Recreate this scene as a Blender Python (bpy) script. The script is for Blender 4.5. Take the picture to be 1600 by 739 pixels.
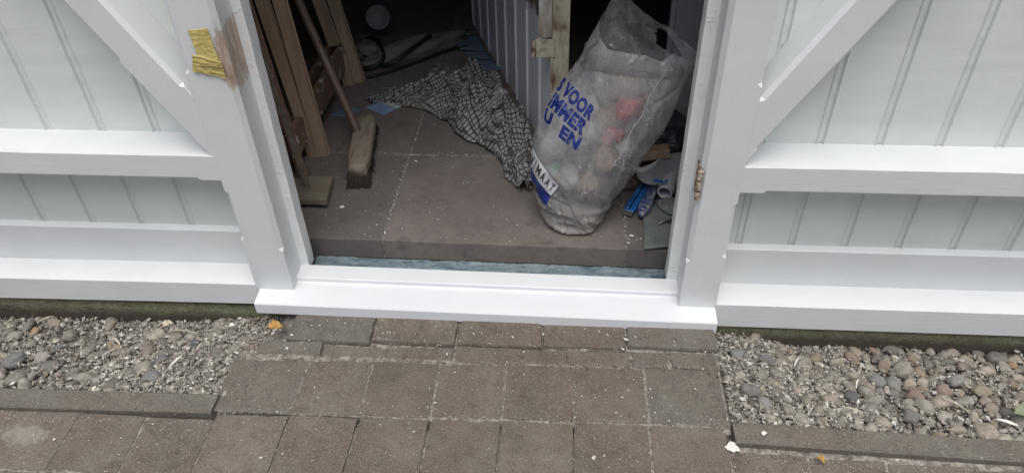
import bpy, bmesh, math, random
from mathutils import Vector, Matrix, noise
from mathutils.bvhtree import BVHTree
random.seed(7)
R = random.Random(11)
PI = math.pi
for o in list(bpy.data.objects): bpy.data.objects.remove(o)
S = bpy.context.scene
COL = S.collection

# ------------------------------------------------------------------ camera, sky, sun, exposure
cam = bpy.data.cameras.new('camera'); camo = bpy.data.objects.new('camera', cam); COL.objects.link(camo)
rx, ry, rz = (0.99722107, 0.02801276, -0.06903203), (0.07118338, -0.63164847, 0.77198001), (-0.02197869, -0.77474866, -0.63188721)
m = Matrix(((rx[0], -rx[1], -rx[2], 0.0), (ry[0], -ry[1], -ry[2], -1.70), (rz[0], -rz[1], -rz[2], 1.70), (0, 0, 0, 1)))
camo.matrix_world = m
cam.sensor_width = 36; cam.lens = 36 * 1150 / 1600; cam.clip_start = 0.02; cam.clip_end = 500
S.camera = camo
W = bpy.data.worlds.new('World'); S.world = W; W.use_nodes = True
nt = W.node_tree; bg = nt.nodes['Background']
sky = nt.nodes.new('ShaderNodeTexSky'); sky.sky_type = 'NISHITA'; sky.sun_disc = False
SUN_EL, SUN_AZ = math.radians(73), math.radians(170)
sky.sun_elevation = SUN_EL; sky.sun_rotation = SUN_AZ; sky.air_density = 1.0; sky.dust_density = 4.0; sky.ozone_density = 1.0
hs = nt.nodes.new('ShaderNodeHueSaturation'); hs.inputs['Saturation'].default_value = 0.75
nt.links.new(sky.outputs[0], hs.inputs['Color']); nt.links.new(hs.outputs[0], bg.inputs['Color'])
bg.inputs['Strength'].default_value = 0.062
sun = bpy.data.lights.new('sun', 'SUN'); suno = bpy.data.objects.new('sun', sun); COL.objects.link(suno)
sun.energy = 1.5; sun.angle = math.radians(56); sun.color = (1.0, 0.985, 0.96)
sd = Vector((math.sin(SUN_AZ) * math.cos(SUN_EL), math.cos(SUN_AZ) * math.cos(SUN_EL), math.sin(SUN_EL)))
suno.rotation_euler = sd.to_track_quat('Z', 'Y').to_euler()
S.view_settings.view_transform = 'Standard'; S.view_settings.look = 'None'
S.view_settings.gamma = 1; S.view_settings.exposure = 0.94; S.view_settings.use_curve_mapping = False
S.render.engine = 'CYCLES'
S.cycles.max_bounces = 8; S.cycles.transparent_max_bounces = 16

# ------------------------------------------------------------------ materials
def nodes(name):
    mt = bpy.data.materials.new(name); mt.use_nodes = True
    t = mt.node_tree; return mt, t, t.nodes['Principled BSDF']
def N(t, kind, **kw):
    n = t.nodes.new('ShaderNode' + kind)
    for k, v in kw.items(): setattr(n, k, v)
    return n
def noise_n(t, vec, scale, detail=4, rough=.6, dist=0):
    n = N(t, 'TexNoise'); n.inputs['Scale'].default_value = scale; n.inputs['Detail'].default_value = detail
    n.inputs['Roughness'].default_value = rough; n.inputs['Distortion'].default_value = dist
    t.links.new(vec, n.inputs['Vector']); return n.outputs['Fac']
def ramp(t, fac, stops, interp='LINEAR'):
    n = N(t, 'ValToRGB'); cr = n.color_ramp; cr.interpolation = interp
    while len(cr.elements) < len(stops): cr.elements.new(.5)
    for e, (p, c) in zip(cr.elements, stops):
        e.position = p; e.color = (c, c, c, 1) if isinstance(c, (int, float)) else (*c, 1)
    t.links.new(fac, n.inputs['Fac']); return n.outputs['Color']
def mix(t, fac, a, b, mode='MIX'):
    n = N(t, 'Mix', data_type='RGBA', blend_type=mode)
    for s, v in ((n.inputs[0], fac), (n.inputs[6], a), (n.inputs[7], b)):
        if isinstance(v, bpy.types.NodeSocket): t.links.new(v, s)
        elif isinstance(v, (int, float)): s.default_value = v
        else: s.default_value = (*v, 1)
    return n.outputs[2]
def math_n(t, op, a, b=0.0, clamp=False):
    n = N(t, 'Math', operation=op); n.use_clamp = clamp
    for s, v in ((n.inputs[0], a), (n.inputs[1], b)):
        if isinstance(v, bpy.types.NodeSocket): t.links.new(v, s)
        else: s.default_value = v
    return n.outputs[0]
def bump(t, h, strength, dist, normal=None):
    n = N(t, 'Bump'); n.inputs['Strength'].default_value = strength; n.inputs['Distance'].default_value = dist
    t.links.new(h, n.inputs['Height'])
    if normal: t.links.new(normal, n.inputs['Normal'])
    return n.outputs['Normal']
def vec(t, scale=(1, 1, 1)):
    tc = N(t, 'TexCoord'); mp = N(t, 'Mapping'); mp.inputs['Scale'].default_value = scale
    t.links.new(tc.outputs['Object'], mp.inputs['Vector']); return mp.outputs['Vector']
def basic(name, cols, scale=8, rough=.7, bscale=60, bstr=.3, bdist=.002, stretch=(1, 1, 1), spots=None, metal=0, spec=.5, island=0):
    mt, t, p = nodes(name); v = vec(t, stretch)
    c = ramp(t, noise_n(t, v, scale, 6, .65), [(.3 + .4 * i / max(1, len(cols) - 1), q) for i, q in enumerate(cols)])
    if island:
        g = N(t, 'NewGeometry')
        c = mix(t, 1.0, c, ramp(t, g.outputs['Random Per Island'], [(0, 1 - island), (1, 1 + island)]), 'MULTIPLY')
    if spots:
        sc, col, thr = spots
        c = mix(t, ramp(t, noise_n(t, v, sc, 3, .5), [(thr, 0.0), (min(1, thr + .04), 1.0)]), c, col)
    t.links.new(c, p.inputs['Base Color'])
    p.inputs['Roughness'].default_value = rough; p.inputs['Metallic'].default_value = metal
    p.inputs['Specular IOR Level'].default_value = spec
    if bstr: t.links.new(bump(t, noise_n(t, v, bscale, 5, .6), bstr, bdist), p.inputs['Normal'])
    return mt

def paint(name, col, col2, rough=.38, bstr=.6, patch=None, stretch=(1, 1, .12), rough_old=0):
    mt, t, p = nodes(name); v = vec(t, stretch); v1 = vec(t)
    c = mix(t, ramp(t, noise_n(t, v1, 5, 5, .6), [(.35, 0.0), (.65, 1.0)]), col, col2)
    c = mix(t, ramp(t, noise_n(t, v1, 3.3, 5, .65), [(.55, 0.0), (.75, .30)]), c, tuple(q * w for q, w in zip(col, (.97, .94, .84))))
    c = mix(t, ramp(t, noise_n(t, vec(t, stretch), 28, 5, .7), [(.35, .22), (.5, 0.0)]), c, tuple(q * .90 for q in col))
    # brushed-out grain and little specks of dust in the paint
    sp = ramp(t, noise_n(t, v1, 260, 2, .5), [(.76, 0.0), (.80, 1.0)])
    c = mix(t, math_n(t, 'MULTIPLY', sp, .25), c, (.35, .35, .32))
    h = math_n(t, 'ADD', noise_n(t, v, 90, 4, .6), math_n(t, 'MULTIPLY', noise_n(t, v1, 7, 3, .5), 1.5))
    if patch:   # bare wood / filler where the paint has gone: (centre, radii)
        (cx, cz), (ax, az) = patch
        sx = N(t, 'SeparateXYZ'); t.links.new(v1, sx.inputs[0])
        dx = math_n(t, 'DIVIDE', math_n(t, 'SUBTRACT', sx.outputs[0], cx), ax)
        dz = math_n(t, 'DIVIDE', math_n(t, 'SUBTRACT', sx.outputs[2], cz), az)
        d = math_n(t, 'SQRT', math_n(t, 'ADD', math_n(t, 'MULTIPLY', dx, dx), math_n(t, 'MULTIPLY', dz, dz)))
        v3 = vec(t, (1, 1, .25))
        d = math_n(t, 'ADD', d, math_n(t, 'MULTIPLY', math_n(t, 'SUBTRACT', noise_n(t, v3, 40, 6, .75), .5), 1.0))
        k = ramp(t, d, [(.50, .95), (.76, .75), (.86, 0.0)])
        woodc = ramp(t, noise_n(t, v3, 70, 4, .7), [(.24, (.22, .145, .105)), (.42, (.36, .25, .185)), (.56, (.44, .35, .275)), (.70, (.56, .54, .47))])
        c = mix(t, k, c, woodc)
        k2 = ramp(t, d, [(.8, 0.0), (1.0, 1.0), (1.25, 0.0)])
        c = mix(t, math_n(t, 'MULTIPLY', k2, .5), c, (.50, .55, .47))
        h = math_n(t, 'SUBTRACT', h, math_n(t, 'MULTIPLY', k, 2.0))
    if rough_old:
        b = noise_n(t, v1, 55, 3, .5)
        h = math_n(t, 'ADD', h, math_n(t, 'MULTIPLY', ramp(t, b, [(.60, 0.0), (.70, 1.0)]), 1.5 * rough_old))
        c = mix(t, ramp(t, noise_n(t, v1, 9, 6, .7), [(.60, 0.0), (.72, .35 * rough_old)]), c, (.55, .53, .44))
    t.links.new(c, p.inputs['Base Color'])
    p.inputs['Roughness'].default_value = rough
    t.links.new(bump(t, h, bstr, .0012), p.inputs['Normal'])
    return mt

M = {}
M['white'] = paint('white_gloss_paint', (.665, .685, .690), (.63, .65, .655))
M['white_x'] = paint('white_gloss_paint_rail', (.665, .685, .690), (.63, .65, .655), stretch=(.12, 1, 1))
M['sillw'] = paint('fresh_white_paint', (.71, .73, .745), (.685, .705, .72), rough=.32, bstr=.12, stretch=(.12, 1, 1))
M['postL'] = paint('white_paint_with_bare_patch', (.65, .675, .68), (.62, .645, .65), patch=((-.880, .862), (.027, .108)))
M['boards'] = paint('white_board_paint', (.675, .712, .69), (.625, .662, .64), rough=.5, bstr=.3)
M['jamb'] = paint('old_white_jamb_paint', (.78, .80, .79), (.73, .75, .735), rough=.35, bstr=.6, rough_old=1)
M['leafw'] = paint('door_leaf_grey_white_paint', (.74, .77, .82), (.68, .71, .76), rough=.3, bstr=.4, rough_old=.6)
M['peel'] = basic('peeling_cream_green_paint', [(.15, .09, .06), (.34, .30, .22), (.46, .445, .34), (.52, .50, .41)], 22, .75, 40, .8, .004, (1, 1, .45))
M['peelbrown'] = basic('bare_brown_wood_with_paint_rests', [(.10, .065, .05), (.20, .14, .11), (.30, .26, .21), (.5, .5, .48)], 16, .8, 60, .8, .003, (1, 1, .2))
mt, t, p = nodes('mossy_footing'); v = vec(t)
zz = N(t, 'SeparateXYZ'); t.links.new(v, zz.inputs[0])
c = ramp(t, noise_n(t, vec(t, (1, 1, 2)), 12, 6, .7), [(.3, (.14, .12, .085)), (.5, (.165, .165, .095)), (.7, (.23, .22, .155))])
c = mix(t, ramp(t, noise_n(t, v, 95, 4, .7), [(.35, .7), (.5, 0.0)]), c, (.045, .045, .028))
c = mix(t, ramp(t, noise_n(t, v, 120, 3, .6), [(.58, 0.0), (.68, .6)]), c, (.30, .29, .21))
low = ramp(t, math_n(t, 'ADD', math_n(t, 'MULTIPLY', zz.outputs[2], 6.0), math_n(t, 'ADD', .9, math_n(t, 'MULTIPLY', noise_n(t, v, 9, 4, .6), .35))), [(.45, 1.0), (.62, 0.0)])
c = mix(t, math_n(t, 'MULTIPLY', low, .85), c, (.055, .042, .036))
t.links.new(c, p.inputs['Base Color']); p.inputs['Roughness'].default_value = .95
t.links.new(bump(t, noise_n(t, v, 110, 5, .7), 1.0, .006), p.inputs['Normal']); M['moss'] = mt
M['concrete'] = basic('edging_concrete', [(.115, .094, .078), (.16, .135, .113), (.20, .175, .15)], 7, .95, 220, .8, .003, spots=(170, (.33, .31, .28), .70))
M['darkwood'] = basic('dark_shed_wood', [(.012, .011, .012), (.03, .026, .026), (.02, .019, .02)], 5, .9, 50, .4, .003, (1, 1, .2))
M['timber'] = basic('trestle_timber', [(.25, .17, .115), (.34, .245, .17), (.42, .32, .235)], 7, .6, 60, .3, .002, (3, 3, .3))
M['splat'] = basic('timber_with_white_splashes', [(.13, .075, .055), (.20, .125, .09), (.17, .11, .08)], 8, .7, 60, .3, .002, (1, 1, 1), spots=(24, (.6, .6, .6), .62))
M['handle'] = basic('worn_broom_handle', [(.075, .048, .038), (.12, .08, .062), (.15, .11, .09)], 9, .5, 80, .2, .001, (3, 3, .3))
M['broomwood'] = basic('worn_broom_head', [(.10, .075, .055), (.20, .165, .13), (.26, .22, .175), (.15, .12, .09)], 22, .85, 90, .7, .003, (1.5, .5, 1.5))
M['bristle'] = basic('dark_bristles', [(.02, .015, .012), (.05, .04, .03)], 30, .9, 60, 0)
M['offcut'] = basic('grey_weathered_offcut', [(.10, .08, .06), (.16, .135, .10), (.20, .175, .135)], 9, .85, 70, .5, .002, (.3, 2, 2))
M['slab'] = None
M['blueboard'] = basic('blue_grey_painted_trough', [(.07, .12, .15), (.13, .19, .22), (.22, .28, .30), (.04, .08, .11)], 16, .55, 40, .8, .006, (1, 2, 1))
M['plaster'] = basic('grey_panel_paint', [(.20, .205, .225), (.26, .265, .285)], 4, .6, 50, .3, .002)
M['rust'] = basic('rusty_hinge', [(.05, .02, .012), (.16, .07, .035), (.42, .36, .28), (.6, .57, .5)], 60, .75, 150, .8, .002)
M['hingepaint'] = basic('painted_hinge_plate', [(.15, .08, .05), (.42, .39, .28), (.50, .48, .36)], 35, .7, 70, .8, .002)
M['whitep'] = basic('white_plastic', [(.50, .50, .49), (.62, .62, .61)], 10, .4, 40, .1, .001)
M['greyp'] = basic('grey_plastic_pipe', [(.28, .30, .33), (.42, .44, .46)], 30, .45, 40, .2, .001, spots=(40, (.62, .60, .5), .64))
M['blue'] = basic('blue_plastic', [(.012, .07, .25), (.02, .13, .40), (.05, .2, .48)], 25, .4, 60, .2, .001, spots=(60, (.45, .5, .55), .66))
M['bluepurple'] = basic('blue_purple_knife', [(.02, .035, .14), (.05, .07, .22), (.20, .20, .28), (.10, .09, .075)], 30, .45, 60, .3, .001, spots=(70, (.4, .38, .3), .62))
M['ribbon'] = basic('blue_ribbon', [(.03, .12, .42), (.06, .2, .55)], 20, .4, 40, .1)
M['steel'] = basic('grey_steel', [(.18, .18, .19), (.3, .3, .31)], 20, .4, 60, .2, .001, metal=.7)
M['slate'] = basic('grey_tile_offcut', [(.10, .12, .12), (.14, .155, .155), (.18, .19, .185)], 14, .8, 90, .4, .002, spots=(70, (.35, .36, .34), .68))
M['black'] = basic('black_rubber', [(.006, .006, .007), (.014, .014, .015)], 10, .5, 60, 0)
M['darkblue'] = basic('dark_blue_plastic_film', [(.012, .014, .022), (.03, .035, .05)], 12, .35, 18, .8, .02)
M['sack'] = basic('pale_green_grey_sack', [(.09, .10, .08), (.15, .16, .125), (.20, .20, .16)], 6, .8, 30, .6, .004)
M['disc'] = basic('pale_grey_lid', [(.15, .16, .16), (.20, .21, .21)], 6, .6, 60, .2, .001)
M['paper'] = basic('pale_blue_sheet', [(.13, .22, .36), (.20, .30, .46), (.27, .38, .52)], 6, .75, 60, .2, .001, spots=(60, (.05, .07, .09), .72))
M['papergrey'] = basic('grey_white_sheet', [(.42, .43, .42), (.5, .52, .52)], 12, .75, 60, .2, .001, spots=(45, (.12, .12, .12), .70))
M['papblue2'] = basic('dull_blue_sheet', [(.10, .15, .21), (.15, .21, .29)], 6, .75, 60, .2, .001)
M['bluestain'] = basic('teal_stain', [(.05, .10, .11), (.08, .15, .15)], 10, .8, 60, .2)
M['tape'] = basic('yellow_masking_tape', [(.42, .335, .105), (.52, .425, .145), (.60, .51, .20)], 22, .75, 60, .3, .001)
M['flake'] = basic('white_paint_flake', [(.55, .54, .48), (.72, .71, .66)], 25, .7, 60, .2, island=.2)
M['leafy'] = basic('dry_ochre_leaf', [(.35, .19, .05), (.5, .31, .10)], 20, .7, 60, .4)
M['leafg'] = basic('green_leaf', [(.17, .20, .12), (.24, .27, .17)], 20, .6, 60, .4)
M['straw'] = basic('pale_wood_shaving', [(.40, .34, .25), (.58, .52, .42)], 20, .7, 60, .2, island=.2)
M['red'] = basic('red_plastic_wrapper', [(.30, .045, .045), (.42, .08, .075)], 12, .5, 20, .5, .01)
M['tan'] = basic('tan_paper_scrap', [(.17, .115, .075), (.30, .22, .15)], 12, .7, 20, .5, .01)
M['pale'] = basic('pale_paper_scrap', [(.26, .24, .21), (.42, .40, .37)], 12, .7, 20, .5, .01)
M['greenr'] = basic('green_scrap', [(.10, .26, .16), (.2, .36, .25)], 12, .7, 20, .5, .01)
M['dust'] = basic('grey_sanding_dust', [(.07, .062, .055), (.13, .115, .10), (.20, .18, .155)], 16, .95, 50, .9, .006)
M['print'] = basic('blue_bag_print', [(.006, .016, .15), (.012, .028, .20)], 25, .45, 30, .2, .001, spots=(50, (.16, .18, .32), .70))
M['printw'] = basic('white_bag_print', [(.52, .53, .54), (.62, .63, .64)], 20, .5, 30, .2)
M['printk'] = basic('black_bag_print', [(.015, .015, .02), (.03, .03, .035)], 20, .5, 30, .2)

def paver_mat(name, grey):
    mt, t, p = nodes(name); v = vec(t)
    g = N(t, 'NewGeometry')
    c = ramp(t, noise_n(t, v, 6, 7, .75), [(.28, (0.098, 0.080, 0.064)), (.50, (0.146, 0.124, 0.101)), (.72, (0.201, 0.175, 0.145))])
    cg = ramp(t, noise_n(t, v, 7, 7, .75), [(.28, (0.103, 0.094, 0.079)), (.50, (0.151, 0.141, 0.120)), (.72, (0.205, 0.194, 0.165))])
    if grey: c = mix(t, .8, c, cg)
    else: c = mix(t, ramp(t, g.outputs['Random Per Island'], [(.55, 0.0), (1, .35)]), c, cg)
    c = mix(t, 1.0, c, ramp(t, g.outputs['Random Per Island'], [(0, .84), (1, 1.12)]), 'MULTIPLY')
    c = mix(t, ramp(t, noise_n(t, v, 2.3, 4, .6), [(.42, 0.0), (.62, .38)]), c, (0.142, 0.103, 0.082))
    c = mix(t, ramp(t, noise_n(t, v, 24, 6, .75), [(.30, .55), (.46, 0.0)]), c, (0.071, 0.058, 0.048))
    # one pale dried splash on the paving at the left
    so = N(t, 'SeparateXYZ'); t.links.new(v, so.inputs[0])
    ex = math_n(t, 'DIVIDE', math_n(t, 'ADD', so.outputs[0], 1.49), .075); ey = math_n(t, 'DIVIDE', math_n(t, 'ADD', so.outputs[1], .555), .035)
    dd = math_n(t, 'ADD', math_n(t, 'ADD', math_n(t, 'MULTIPLY', ex, ex), math_n(t, 'MULTIPLY', ey, ey)), math_n(t, 'MULTIPLY', math_n(t, 'SUBTRACT', noise_n(t, v, 60, 5, .7), .5), 4.0))
    c = mix(t, ramp(t, dd, [(.3, .55), (1.0, 0.0)]), c, (0.320, 0.304, 0.262))
    fine = noise_n(t, v, 240, 3, .75)
    c = mix(t, ramp(t, fine, [(.32, .75), (.46, 0.0)]), c, (0.049, 0.041, 0.034))
    c = mix(t, ramp(t, fine, [(.56, 0.0), (.70, .75)]), c, (0.333, 0.299, 0.253))
    sp = ramp(t, noise_n(t, v, 105, 3, .55), [(.685, 0.0), (.71, 1.0)])
    c = mix(t, math_n(t, 'MULTIPLY', sp, .75), c, (0.450, 0.415, 0.345))
    c = mix(t, ramp(t, noise_n(t, v, 13, 6, .75, .5), [(.60, 0.0), (.76, .40)]), c, (0.274, 0.252, 0.208))
    t.links.new(c, p.inputs['Base Color']); p.inputs['Roughness'].default_value = .92
    b = bump(t, noise_n(t, v, 230, 4, .7), .9, .004)
    t.links.new(bump(t, noise_n(t, v, 30, 4, .6), .5, .006, b), p.inputs['Normal'])
    return mt
M['paver'] = paver_mat('brown_grey_concrete_paver', False)
M['pavergrey'] = paver_mat('grey_concrete_paver', True)

mt, t, p = nodes('shed_floor_concrete'); v = vec(t)
c = ramp(t, noise_n(t, v, 3.2, 6, .7), [(.28, (.125, .100, .088)), (.5, (.175, .146, .130)), (.72, (.225, .195, .175))])
gi = N(t, 'NewGeometry'); c = mix(t, ramp(t, gi.outputs['Random Per Island'], [(.3, .75), (.7, 0.0)]), c, (.118, .108, .100))
c = mix(t, ramp(t, noise_n(t, v, 22, 6, .75), [(.36, .4), (.48, 0.0)]), c, (.10, .085, .077))
c = mix(t, ramp(t, noise_n(t, v, 8, 5, .7), [(.56, 0.0), (.70, .6)]), c, (.075, .06, .054))
c = mix(t, ramp(t, noise_n(t, v, 14, 6, .75), [(.58, 0.0), (.75, .35)]), c, (.27, .25, .235))
c = mix(t, ramp(t, noise_n(t, v, 230, 3, .6), [(.60, 0.0), (.75, .6)]), c, (.28, .26, .24))
c = mix(t, ramp(t, noise_n(t, v, 75, 2, .5), [(.745, 0.0), (.765, .9)]), c, (.48, .46, .42))
t.links.new(c, p.inputs['Base Color']); p.inputs['Roughness'].default_value = .88
t.links.new(bump(t, noise_n(t, v, 200, 4, .7), .6, .003), p.inputs['Normal']); M['slab'] = mt

def stone_mat(name, stops, extra=None):
    mt, t, p = nodes(name); v = vec(t); g = N(t, 'NewGeometry')
    c = ramp(t, g.outputs['Random Per Island'], stops, 'CONSTANT' if len(stops) > 4 else 'LINEAR')
    n1 = noise_n(t, v, 45, 5, .65)
    c = mix(t, 1.0, c, ramp(t, n1, [(.3, .60), (.7, 1.36)]), 'MULTIPLY')
    c = mix(t, ramp(t, noise_n(t, v, 150, 4, .7), [(.60, 0.0), (.75, .5)]), c, (.30, .285, .25))
    c = mix(t, ramp(t, noise_n(t, v, 420, 2, .5), [(.3, .4), (.42, 0.0)]), c, (.06, .055, .05))
    t.links.new(c, p.inputs['Base Color']); p.inputs['Roughness'].default_value = .8
    t.links.new(bump(t, noise_n(t, v, 170, 4, .6), .5, .002), p.inputs['Normal'])
    return mt
M['pebbles'] = stone_mat('river_pebbles', [(0, (0.236, 0.216, 0.182)), (.10, (0.179, 0.167, 0.143)), (.20, (0.278, 0.244, 0.195)), (.30, (0.212, 0.194, 0.161)), (.40, (0.142, 0.134, 0.118)),
    (.48, (0.255, 0.221, 0.178)), (.58, (0.306, 0.280, 0.230)), (.67, (0.194, 0.162, 0.131)), (.75, (0.240, 0.225, 0.190)), (.84, (0.269, 0.247, 0.209)), (.92, (0.222, 0.176, 0.131)), (.99, (0.306, 0.212, 0.118))])
M['grit'] = stone_mat('gravel_grit', [(0, (0.236, 0.219, 0.190)), (.15, (0.163, 0.145, 0.125)), (.28, (0.320, 0.292, 0.255)), (.46, (0.225, 0.203, 0.179)), (.62, (0.392, 0.361, 0.309)), (.84, (0.540, 0.524, 0.481)), (.95, (0.111, 0.098, 0.082))])
M['soil'] = basic('dark_bed_soil', [(.07, .058, .048), (.135, .118, .10), (.21, .19, .165), (.32, .30, .26)], 40, .95, 170, 1, .006)
M['jointsand'] = basic('joint_sand', [(.07, .06, .05), (.15, .132, .112), (.28, .255, .22), (.42, .39, .34)], 55, .95, 240, 1, .004)

def film(name):
    """thin whitish plastic film: part see-through, part milky, with dust specks, scratches and a dirty foot"""
    mt, t, p = nodes(name); v = vec(t); v2 = vec(t, (1, 1, .5))
    cloud = ramp(t, noise_n(t, v2, 7, 6, .68, .8), [(.38, 0.0), (.66, 1.0)])
    speck = ramp(t, noise_n(t, v, 62, 5, .65), [(.625, 0.0), (.665, 1.0)])
    scr = ramp(t, noise_n(t, vec(t, (1.0, 1, .22)), 60, 4, .6, 2.6), [(.625, 0.0), (.66, .9)])
    patchy = ramp(t, noise_n(t, v, 7, 4, .6), [(.45, 0.0), (.60, 1.0)])
    sm = math_n(t, 'MULTIPLY', math_n(t, 'MAXIMUM', speck, scr), math_n(t, 'ADD', .22, math_n(t, 'MULTIPLY', patchy, .78)))
    sz_ = N(t, 'SeparateXYZ'); t.links.new(v, sz_.inputs[0])
    lowz = ramp(t, math_n(t, 'ADD', sz_.outputs[2], math_n(t, 'MULTIPLY', noise_n(t, v, 5, 4, .6), .20)), [(.28, 1.0), (.43, 0.0)])
    c = mix(t, cloud, (.54, .55, .59), (.70, .70, .71)); c = mix(t, math_n(t, 'MULTIPLY', lowz, .8), c, (.34, .31, .27)); c = mix(t, math_n(t, 'MULTIPLY', sm, .8), c, (.80, .80, .79))
    t.links.new(c, p.inputs['Base Color']); p.inputs['Roughness'].default_value = .16
    p.inputs['Specular IOR Level'].default_value = .75
    tl = N(t, 'BsdfTranslucent'); t.links.new(c, tl.inputs['Color']); tr_ = N(t, 'BsdfTransparent'); tr_.inputs['Color'].default_value = (.93, .93, .93, 1)
    b = bump(t, noise_n(t, v, 22, 3, .5, 1.0), .35, .006); t.links.new(b, p.inputs['Normal'])
    m1 = N(t, 'MixShader'); m1.inputs[0].default_value = .25; t.links.new(p.outputs[0], m1.inputs[1]); t.links.new(tl.outputs[0], m1.inputs[2])
    a = math_n(t, 'ADD', .25, math_n(t, 'MULTIPLY', cloud, .26)); a = math_n(t, 'MAXIMUM', a, math_n(t, 'MULTIPLY', sm, .9)); a = math_n(t, 'MAXIMUM', a, math_n(t, 'MULTIPLY', lowz, .74))
    m2 = N(t, 'MixShader'); t.links.new(a, m2.inputs[0]); t.links.new(tr_.outputs[0], m2.inputs[1]); t.links.new(m1.outputs[0], m2.inputs[2])
    t.links.new(m2.outputs[0], t.nodes['Material Output'].inputs['Surface']); return mt
M['film'] = film('milky_clear_bag_film')

mt, t, p = nodes('black_white_checked_cloth')
uv = N(t, 'UVMap'); sx = N(t, 'SeparateXYZ')
dn = N(t, 'TexNoise'); dn.inputs['Scale'].default_value = 9; dn.inputs['Detail'].default_value = 3; t.links.new(uv.outputs[0], dn.inputs['Vector'])
vm = N(t, 'VectorMath', operation='MULTIPLY_ADD'); t.links.new(dn.outputs['Color'], vm.inputs[0]); vm.inputs[1].default_value = (.012, .012, 0); t.links.new(uv.outputs[0], vm.inputs[2])
t.links.new(vm.outputs[0], sx.inputs[0])
def stripes(s):
    f = math_n(t, 'FRACT', math_n(t, 'MULTIPLY', s, 1 / .0185))
    return math_n(t, 'LESS_THAN', f, .32)
a, b = stripes(sx.outputs[0]), stripes(sx.outputs[1])
k = math_n(t, 'ADD', math_n(t, 'MULTIPLY', a, .5), math_n(t, 'MULTIPLY', b, .5))
c = ramp(t, k, [(0, (.36, .345, .33)), (.5, (.085, .08, .085)), (1, (.03, .029, .032))])
st = noise_n(t, uv.outputs[0], 5, 5, .7)
c = mix(t, ramp(t, st, [(.57, 0.0), (.68, .75)]), c, (.07, .095, .10))
c = mix(t, ramp(t, noise_n(t, uv.outputs[0], 7.3, 5, .7, .5), [(.58, 0.0), (.66, .85)]), c, (.55, .56, .56))
c = mix(t, ramp(t, noise_n(t, uv.outputs[0], 3, 3, .7), [(.35, .35), (.6, 0.0)]), c, (.06, .05, .055))
t.links.new(c, p.inputs['Base Color']); p.inputs['Roughness'].default_value = .9
t.links.new(bump(t, noise_n(t, uv.outputs[0], 60, 4, .6), .6, .006), p.inputs['Normal']); M['cloth'] = mt

# ------------------------------------------------------------------ helpers
def link(name, me, mat, parent=None):
    o = bpy.data.objects.new(name, me); COL.objects.link(o)
    if mat is not None: me.materials.append(M[mat] if isinstance(mat, str) else mat)
    if parent is not None:
        o.parent = parent; o.matrix_parent_inverse = Matrix.Identity(4)
        off = Vector((0, 0, 0)); q = parent
        while q is not None: off += Vector(q.location); q = q.parent
        o.location = -off   # meshes are written in world coordinates
    return o
def obj(name, bm, mat, parent=None, smooth=False):
    bmesh.ops.recalc_face_normals(bm, faces=bm.faces)
    me = bpy.data.meshes.new(name); bm.to_mesh(me); bm.free()
    if smooth:
        for f in me.polygons: f.use_smooth = True
    return link(name, me, mat, parent)
def pyobj(name, vs, fs, mat, parent=None, smooth=False):
    me = bpy.data.meshes.new(name); me.from_pydata(vs, [], fs); me.update()
    if smooth: me.polygons.foreach_set('use_smooth', [True] * len(me.polygons))
    return link(name, me, mat, parent)
def tag(o, label=None, cat=None, group=None, kind=None):
    if label: o['label'] = label
    if cat: o['category'] = cat
    if group: o['group'] = group
    if kind: o['kind'] = kind
    return o
def thing(name, label, cat, loc=(0, 0, 0), group=None):
    o = bpy.data.objects.new(name, None); COL.objects.link(o); o.location = loc; o.empty_display_size = .05
    bpy.context.view_layer.update()
    return tag(o, label, cat, group)
def rebase(o, p):
    """move the origin of a top-level mesh to point p, keeping the geometry in place"""
    o.data.transform(Matrix.Translation(-Vector(p))); o.location = p; return o
def box(bm, x0, x1, y0, y1, z0, z1, bev=.0015, tilt=None, rot=None):
    r = bmesh.ops.create_cube(bm, size=1); vs = r['verts']
    for v in vs:
        v.co = Vector((x0 + (v.co.x + .5) * (x1 - x0), y0 + (v.co.y + .5) * (y1 - y0), z0 + (v.co.z + .5) * (z1 - z0)))
    if rot is not None:
        c = Vector(((x0 + x1) / 2, (y0 + y1) / 2, (z0 + z1) / 2))
        for v in vs: v.co = rot @ (v.co - c) + c
    if bev:
        es = list({e for v in vs for e in v.link_edges})
        bmesh.ops.bevel(bm, geom=es, offset=bev, segments=2, affect='EDGES', profile=.6)
def loft(rings, cap=True, closed=True, bm=None):
    bm = bm or bmesh.new(); rr = [[bm.verts.new(p) for p in ring] for ring in rings]; n = len(rings[0])
    for a, b in zip(rr, rr[1:]):
        for i in range(n if closed else n - 1):
            j = (i + 1) % n; bm.faces.new((a[i], a[j], b[j], b[i]))
    if cap:
        bm.faces.new(rr[0][::-1]); bm.faces.new(rr[-1])
    return bm
def beam_between(bm, a, b, w, d, up=(0, 0, 1), bev=.0015):
    """straight square bar from a to b; w across, d along 'up' projected"""
    a, b = Vector(a), Vector(b); ax = (b - a).normalized(); s = ax.cross(Vector(up)).normalized(); u = s.cross(ax)
    mm = Matrix((s, u, ax)).transposed().to_4x4(); L = (b - a).length
    r = bmesh.ops.create_cube(bm, size=1); vs = r['verts']
    for v in vs: v.co = a + mm @ Vector((v.co.x * w, v.co.y * d, (v.co.z + .5) * L))
    if bev: bmesh.ops.bevel(bm, geom=list({e for v in vs for e in v.link_edges}), offset=bev, segments=2, affect='EDGES', profile=.6)
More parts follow.
